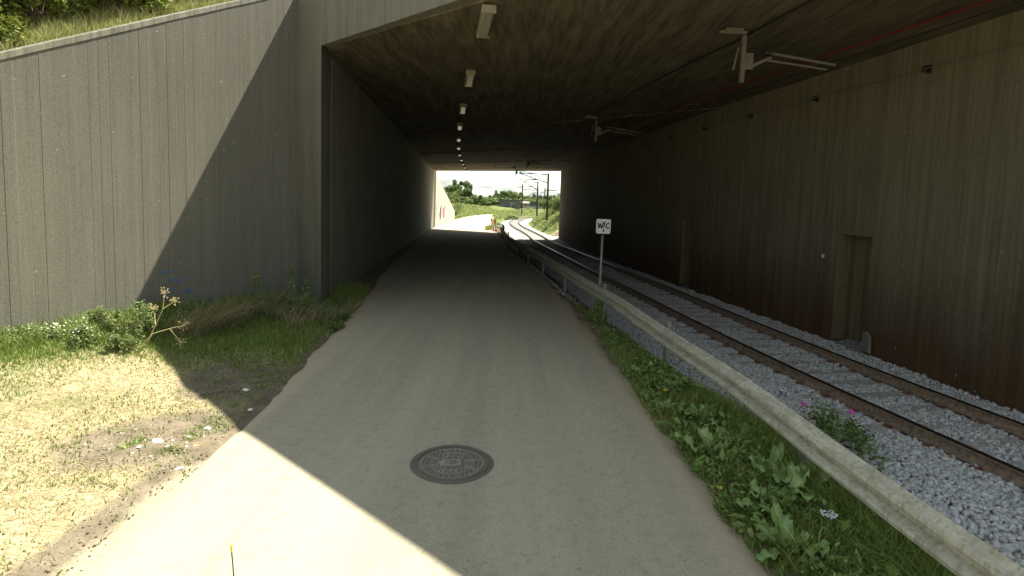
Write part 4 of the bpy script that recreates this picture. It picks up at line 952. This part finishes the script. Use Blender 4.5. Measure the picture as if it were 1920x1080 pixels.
scatter(36, lambda x, y: patch(x, y, -3.35, 5.35, .6, .5, .8) * .9, (-4.6, -2.6, 4, 7), .010, mPaper, 31)
scatter(1700, lambda x, y: (x < pathL(y) - .02) * (.15 + np.clip(dirtmap(x, y), 0, 1)) * inL(x, y), (-6, -2.6, 2.6, 12), .008, mSoil, 32)
scatter(350, lambda x, y: ((np.abs(x - pathL(y)) < .25) | (np.abs(x - pathR(y)) < .2)) * .9, (-3.4, 2.1, 2.6, 12), .006, mBrown, 35, 'debris')
scatter(160, lambda x, y: ((x > pathL(y)) & (x < pathR(y))) * 1., (-3, 2, 3, 14), .006, mCope, 36, 'gravel')
scatter(900, lambda x, y: inR(x, y) * ss(7, 10, y) * .9, (.2, 3.2, 6, 26), .014, mBrown, 33, 'debris')
scatter(420, lambda x, y: inR(x, y) * (x > guardX(y) - .25 + .2 * vn(x, y, 1., 71)) * ss(9, 11, y), (.2, 3.2, 6, 24), .035, mStone, 34, 'gravel')

# green sprigs on the dirt patch
v, f = blades(1500, region(lambda x, y: (patch(x, y, -3.35, 5.35, .6, .5, .8) + .5 * patch(x, y, -3.6, 7.3, .5, .8)) * (vn(x, y, 5, 3) > .3), -4.6, -2.6, 4, 8.5), .04, .012, .9, 44); ob('grass', mesh('grass', v, f, mGrass), kind='stuff')

# ------------------------------------------------------------------ beyond the tunnel: masts
def mast(x, y, h, lab, arms):
    z = -1.35; t = thing('overhead_line_mast', lab, 'mast', (x, y, z), group='overhead line masts beyond the underpass')
    m = MB(); m.box((0, 0, h / 2), (.26, .22, h)); m.box((0, -.14, h / 2), (.30, .03, h - .01)); ob('pole', m.me('pole', mDarkSteel), t)
    m = MB(); m.box((0, 0, .3), (.55, .55, .6)); ob('base', m.me('base', mSleeper), t)
    for (x0, z0, x1, z1, r_) in arms:
        m = MB(); m.tube([(x0, -.2, z0), (x1, -.2, z1)], r_ * 1.5, 6); ob('arm', m.me('arm', mDarkSteel), t)
        m = MB(); a = Vector((x0, -.2, z0)); b = Vector((x1, -.2, z1)); d = (b - a).normalized(); m.tube([a + d * .25, a + d * .95], .09, 8); ob('insulator', m.me('insulator', mBlack), t)
    return t
mast(5.0, 83, 7.9, 'nearest and tallest mast, standing right of the track beyond the tunnel', [(0, 7.75, -4.3, 7.85, .05), (0, 6.5, -4.3, 7.85, .05), (-1.5, 6.95, -5.0, 6.95, .035)])
mast(4.6, 109, 7.55, 'second mast from the right, standing in pale ballast', [(0, 7.4, -2.8, 7.5, .05), (0, 5.9, -2.8, 7.5, .05), (-.9, 6.5, -3.8, 6.5, .035)])
mast(2.1, 138, 7.8, 'leftmost mast on the outer side of the bend', [(0, 6.6, 3.2, 6.4, .05), (0, 4.2, 3.4, 6.0, .05), (0, 6.9, -2, 6.9, .04)])
mast(8.65, 157, 7.7, 'farthest mast with a short crossbar near its top', [(0, 6.9, 3.3, 6.9, .09), (0, 6.4, -1.2, 6.2, .05)])
cable('contact_wire', [(2.0, 70, 4.95), (.9, 83, 5.9), (1.2, 109, 5.3), (5.3, 138, 5.0), (12, 157, 5.0)], .02, mBlack, 'contact wire over the outdoor bend of the track')
cable('catenary_cable', [(2.0, 70, 5.2), (.75, 83, 6.4), (1.0, 96, 6.0), (1.8, 109, 6.1), (5.3, 138, 5.6), (12, 157, 5.6)], .025, mBlack, 'upper carrier wire over the outdoor bend of the track')
m = MB(); m.tube([(0, 0, 0), (0, 0, -.45), (.1, 0, -.75), (.7, 0, -1.05), (1.5, 0, -1.0), (2.1, 0, -.75)], .02, 6)
thing('hanging_cable', 'looped black cable hanging across the top right corner of the far opening', 'cable', (2.75, 56.5, 5.6), me=m.me('hanging_cable', mBlack))

# ------------------------------------------------------------------ trees, shrubs, buildings, fence far away
def tree_mesh(n, leaf, mat, seed, rx, rz_, h, clumps=34, low=.12):
    r = np.random.default_rng(seed)
    cc = r.normal(size=(clumps, 3)); cc /= np.linalg.norm(cc, axis=1)[:, None]; cc *= r.uniform(.45, 1, (clumps, 1)); cr = r.uniform(.16, .36, clumps)
    wt = r.integers(0, clumps, n); p = r.normal(size=(n, 3)); p /= np.linalg.norm(p, axis=1)[:, None]; p *= r.random((n, 1)) ** .35
    P_ = (cc[wt] + p * cr[wt][:, None]) * [rx, rx, rz_] + [0, 0, h - rz_ * 1.1]; P_[:, 2] = np.maximum(P_[:, 2], .1)
    v, f = leafcloud(P_, leaf, seed + 3, .3, .7); me = mesh('crown', v, f, mat)
    m = MB(); m.tube([(0, 0, -.6), (.05, 0, h * .3), (0, .1, h * .6)], [.3, .2, .1], 8)
    for k in range(0, clumps, 4): q = cc[k] * [rx, rx, rz_] * .85 + [0, 0, h - rz_ * 1.1]; m.tube([(0, 0, h * .25 + .03 * k), tuple((q + [0, 0, h * .3]) * [.5, .5, .55]), tuple(q)], [.1, .07, .03], 5)
    return me, m.me('trunk', mBark)
TM = [tree_mesh(9000, .42, mTree, 1, 3.6, 4.2, 9.), tree_mesh(8000, .42, mTree, 2, 4.6, 3.2, 6.5), tree_mesh(8000, .4, mTree2, 3, 4., 3.4, 7), tree_mesh(6500, .45, mTree2, 4, 5.0, 2.2, 4.4), tree_mesh(6000, .38, mTree, 5, 2.2, 4.2, 9)]
def tree(k, x, y, s_, lab, name='tree', zs=1.):
    z = float(ground_z(np.array(float(x)), np.array(float(y)))); z = min(z, 1.2)
    if zs > 2: s_ *= 1.25; zs = (zs - z + .2) / [9.4, 6.8, 7.3, 4.6, 9.4][k] / s_
    t = thing(name, lab, name.replace('_', ' '), (x, y, z - .2), random.uniform(0, 6), 'trees and shrubs beyond the underpass'); t.scale = (s_, s_, s_ * zs)
    ob('crown', TM[k][0], t); ob('trunk', TM[k][1], t); return t
tree(0, -15.5, 168, 0.72, 'tallest dark tree left of centre beyond the tunnel', zs=9.0)
tree(1, -19, 160, 0.7, 'round dark tree touching the far wing wall top', zs=6.8)
tree(4, -13.6, 172, 0.55, 'narrow pointed tree just right of the tallest tree', zs=7.5)
tree(2, -17, 150, 0.6, 'pale full shrub-like tree in front of the tallest tree', zs=4.6)
tree(1, -11.2, 165, 0.5, 'low spreading tree sloping down towards the gap', zs=4.3)
tree(3, -8.4, 178, 0.6, 'low bushy tree in the dip of the tree line', zs=3.4)
tree(1, -6.2, 180, 0.45, 'small dark tree left of the dark building', zs=4.3)
tree(0, -4.5, 188, 0.5, 'tall round tree behind the left end of the dark building', zs=6.3)
tree(2, -1.9, 192, 0.62, 'tallest pale tree right behind the dark building', zs=6.6)
tree(1, 1.2, 196, 0.55, 'dark tree behind the leftmost mast', zs=6.0)
tree(3, 5.1, 200, 0.7, 'low tree between the masts', zs=4.4)
tree(4, 7.6, 200, 0.6, 'slim tree rising behind the second mast', zs=5.4)
tree(1, 10.2, 196, 0.6, 'wide dark tree behind the farthest mast', zs=5.1)
tree(0, 12.8, 190, 0.5, 'rounded tree near the right edge of the opening', zs=5.4)
tree(1, 16, 180, 0.7, 'tree cut by the right edge of the opening', zs=4.8)
tree(3, 7.6, 92, .55, 'green shrub on the right bank behind the nearest mast', 'shrub')
tree(3, 8.6, 80, .6, 'shrub on the right bank at the edge of the opening', 'shrub')
tree(3, 10, 104, .7, 'shrub high on the right bank farther back', 'shrub')
tree(3, -.4, 118, .3, 'small round shrub on the mound before the dark building', 'shrub')
tree(3, -14, 118, .6, 'shrub at the top of the left bank', 'shrub')
tree(3, -11.6, 104, .42, 'shrub on the left bank beside the far wing wall', 'shrub')
for k, (x, y, s_, lab) in enumerate([(-10.2, 168, .6, 'low dense bush filling the dip beside the pointed tree'), (-7, 171, .6, 'low dense bush in the dip, right half'), (-3.5, 182, .7, 'low bush between the small dark tree and the building'), (3.5, 185, .7, 'bush right behind the small pale house'), (7.5, 196, .8, 'bush behind the tiny dark blue shed'), (12, 186, .8, 'bush under the slim tree'), (16, 176, .8, 'bush behind the right end of the picket fence'), (-15, 158, .6, 'bush at the foot of the tallest tree'), (-20, 152, .7, 'bush at the foot of the round tree'), (-5.2, 190, .7, 'bush at the foot of the tall round tree'), (9.5, 190, .8, 'bush behind the middle of the picket fence')]):
    tree(3, x, y, s_, lab, 'shrub', zs=3.3)
# rough vegetation on the banks
def gfar(x, y):
    l = pathL(y) - x; r_ = x - pathR(y); d, _ = trackdist(x, y)
    return ((l > .15) | ((r_ > .2) & (d > 3.2))) * 1. * np.where(y < 72, (x < -10.8) | ((x > -3) & (d > 3)), 1)
r = np.random.default_rng(9); x, y = region(gfar, -16, 14, 72, 150)(r, 30000); c = np.stack([x, y, ground_z(x, y) + r.random(len(x)) ** 2 * .55], -1)
v, f = leafcloud(c, .3, 77, .2, .45); ob('undergrowth', mesh('undergrowth', v, f, mGrassLight), kind='stuff')
x, y = region(gfar, -16, 14, 72, 150)(r, 14000); c = np.stack([x, y, ground_z(x, y) + r.random(len(x)) ** 2 * .5], -1)
v, f = leafcloud(c, .3, 78, .2, .45); ob('undergrowth', mesh('undergrowth', v, f, mTree2), kind='stuff')
v, f = blades(1500, region(lambda x, y: (np.hypot((x + 2.9) / .35, (y - 68) / 4) < 1) * 1., -3.4, -2.3, 64, 73), .45, .05, .5, 19); ob('grass', mesh('grass', v, f, mGrassLight), kind='stuff')

# dark building with graffiti
bd = thing('building', 'low flat dark grey shed with faded graffiti in front of the trees', 'building', (-.95, 171, -.4))
m = MB(); m.box((0, 0, 1.4), (6.4, 6, 3.0)); ob('wall', m.me('wall', mSheet), bd)
m = MB(); m.box((0, 0, 2.97), (6.7, 6.4, .14)); ob('roof', m.me('roof', mDarkSpray), bd)
pm = MB(); pm.box((0, 0, 0), (.86, .05, 2.7)); pme_ = pm.me('panel', mSheet)
for k in range(7): ob('panel', pme_, bd, (-2.76 + k * .92, -3.03, 1.38))
m = MB()
for (x, z, w_, h_) in ((.6, 1.6, 1.3, .5), (1.0, 2.1, .5, .25), (-2.4, 1.3, 1.2, .35), (2.4, 1.2, .4, .4)):
    for k in range(6): m.box((x + random.gauss(0, w_ / 3), -3.07, z + random.gauss(0, h_ / 3)), (w_ * .5, .012 + .001 * k, .12), 0, 0, (0, random.uniform(-.8, .8)))
ob('graffiti', m.me('graffiti', mRoofP), bd, label='pale faded graffiti on the front')
m = MB(); m.box((.2, -3.14, 1.1), (.25, .1, 2.2)); ob('post', m.me('post', mPicket), bd)
hs = thing('house', 'small pale pinkish house with a light roof right of the dark building', 'house', (3.9, 180, -.1))
m = MB(); m.box((0, 0, .9), (2.4, 3, 1.8)); ob('wall', m.me('wall', plain('pink_render', (.22, .17, .15))), hs)
m = MB(); m.add([(-1.4, -1.7, 1.75), (1.4, -1.7, 1.75), (1.4, 1.7, 1.75), (-1.4, 1.7, 1.75), (-1.4, 0, 2.3), (1.4, 0, 2.3)], [(0, 1, 5, 4), (2, 3, 4, 5), (1, 2, 5), (3, 0, 4), (3, 2, 1, 0)]); ob('roof', m.me('roof', mRoofP), hs)
m = MB(); m.box((0, -1.52, 1.), (.6, .06, .7)); ob('window', m.me('window', mBlack), hs)
sd = thing('shed', 'tiny dark blue shed between the masts in front of the trees', 'shed', (6.4, 180, .2)); m = MB(); m.box((0, 0, .9), (2.4, 2, 1.8)); ob('wall', m.me('wall', mDarkSpray), sd); m = MB(); m.box((0, 0, 1.86), (2.7, 2.3, .1)); ob('roof', m.me('roof', mBlack), sd)
for (x0, x1, y, lab) in ((3.2, 13.5, 167, 'pale grey picket fence behind the masts on the right'), (-15.5, -4.6, 168, 'low pale fence below the trees left of the dark building')):
    fc = thing('fence', lab, 'fence', (x0, y, -.3)); n = int((x1 - x0) / .28)
    bm_ = MB(); bm_.box((0, 0, .6), (.16, .03, 1.3)); bme = bm_.me('board', mPicket)
    for k in range(n): ob('board', bme, fc, (k * .28, 0, random.uniform(-.03, .03)))
    for z in (.35, 1.0): m = MB(); m.box(((x1 - x0) / 2 - .1, .05, z), (x1 - x0, .04, .08)); ob('crossbar', m.me('crossbar', mPicket), fc)

# ------------------------------------------------------------------ slim whip aerial at the bottom of the picture
an_ = thing('whip_aerial', 'thin black rod with a yellow tip sticking up at the bottom left', 'aerial', (-1.50, 3.0, 0))
m = MB(); m.tube([(0, 0, 0), (-.015, 0, .25), (-.03, 0, .47)], .0035, 6); ob('rod', m.me('rod', mBlack), an_)
m = MB(); m.tube([(-.03, 0, .47), (-.033, 0, .51)], .0055, 6); ob('tip', m.me('tip', mYellow), an_)
m = MB(); m.box((0, 0, .01), (.08, .08, .02)); ob('foot', m.me('foot', mBlack), an_)
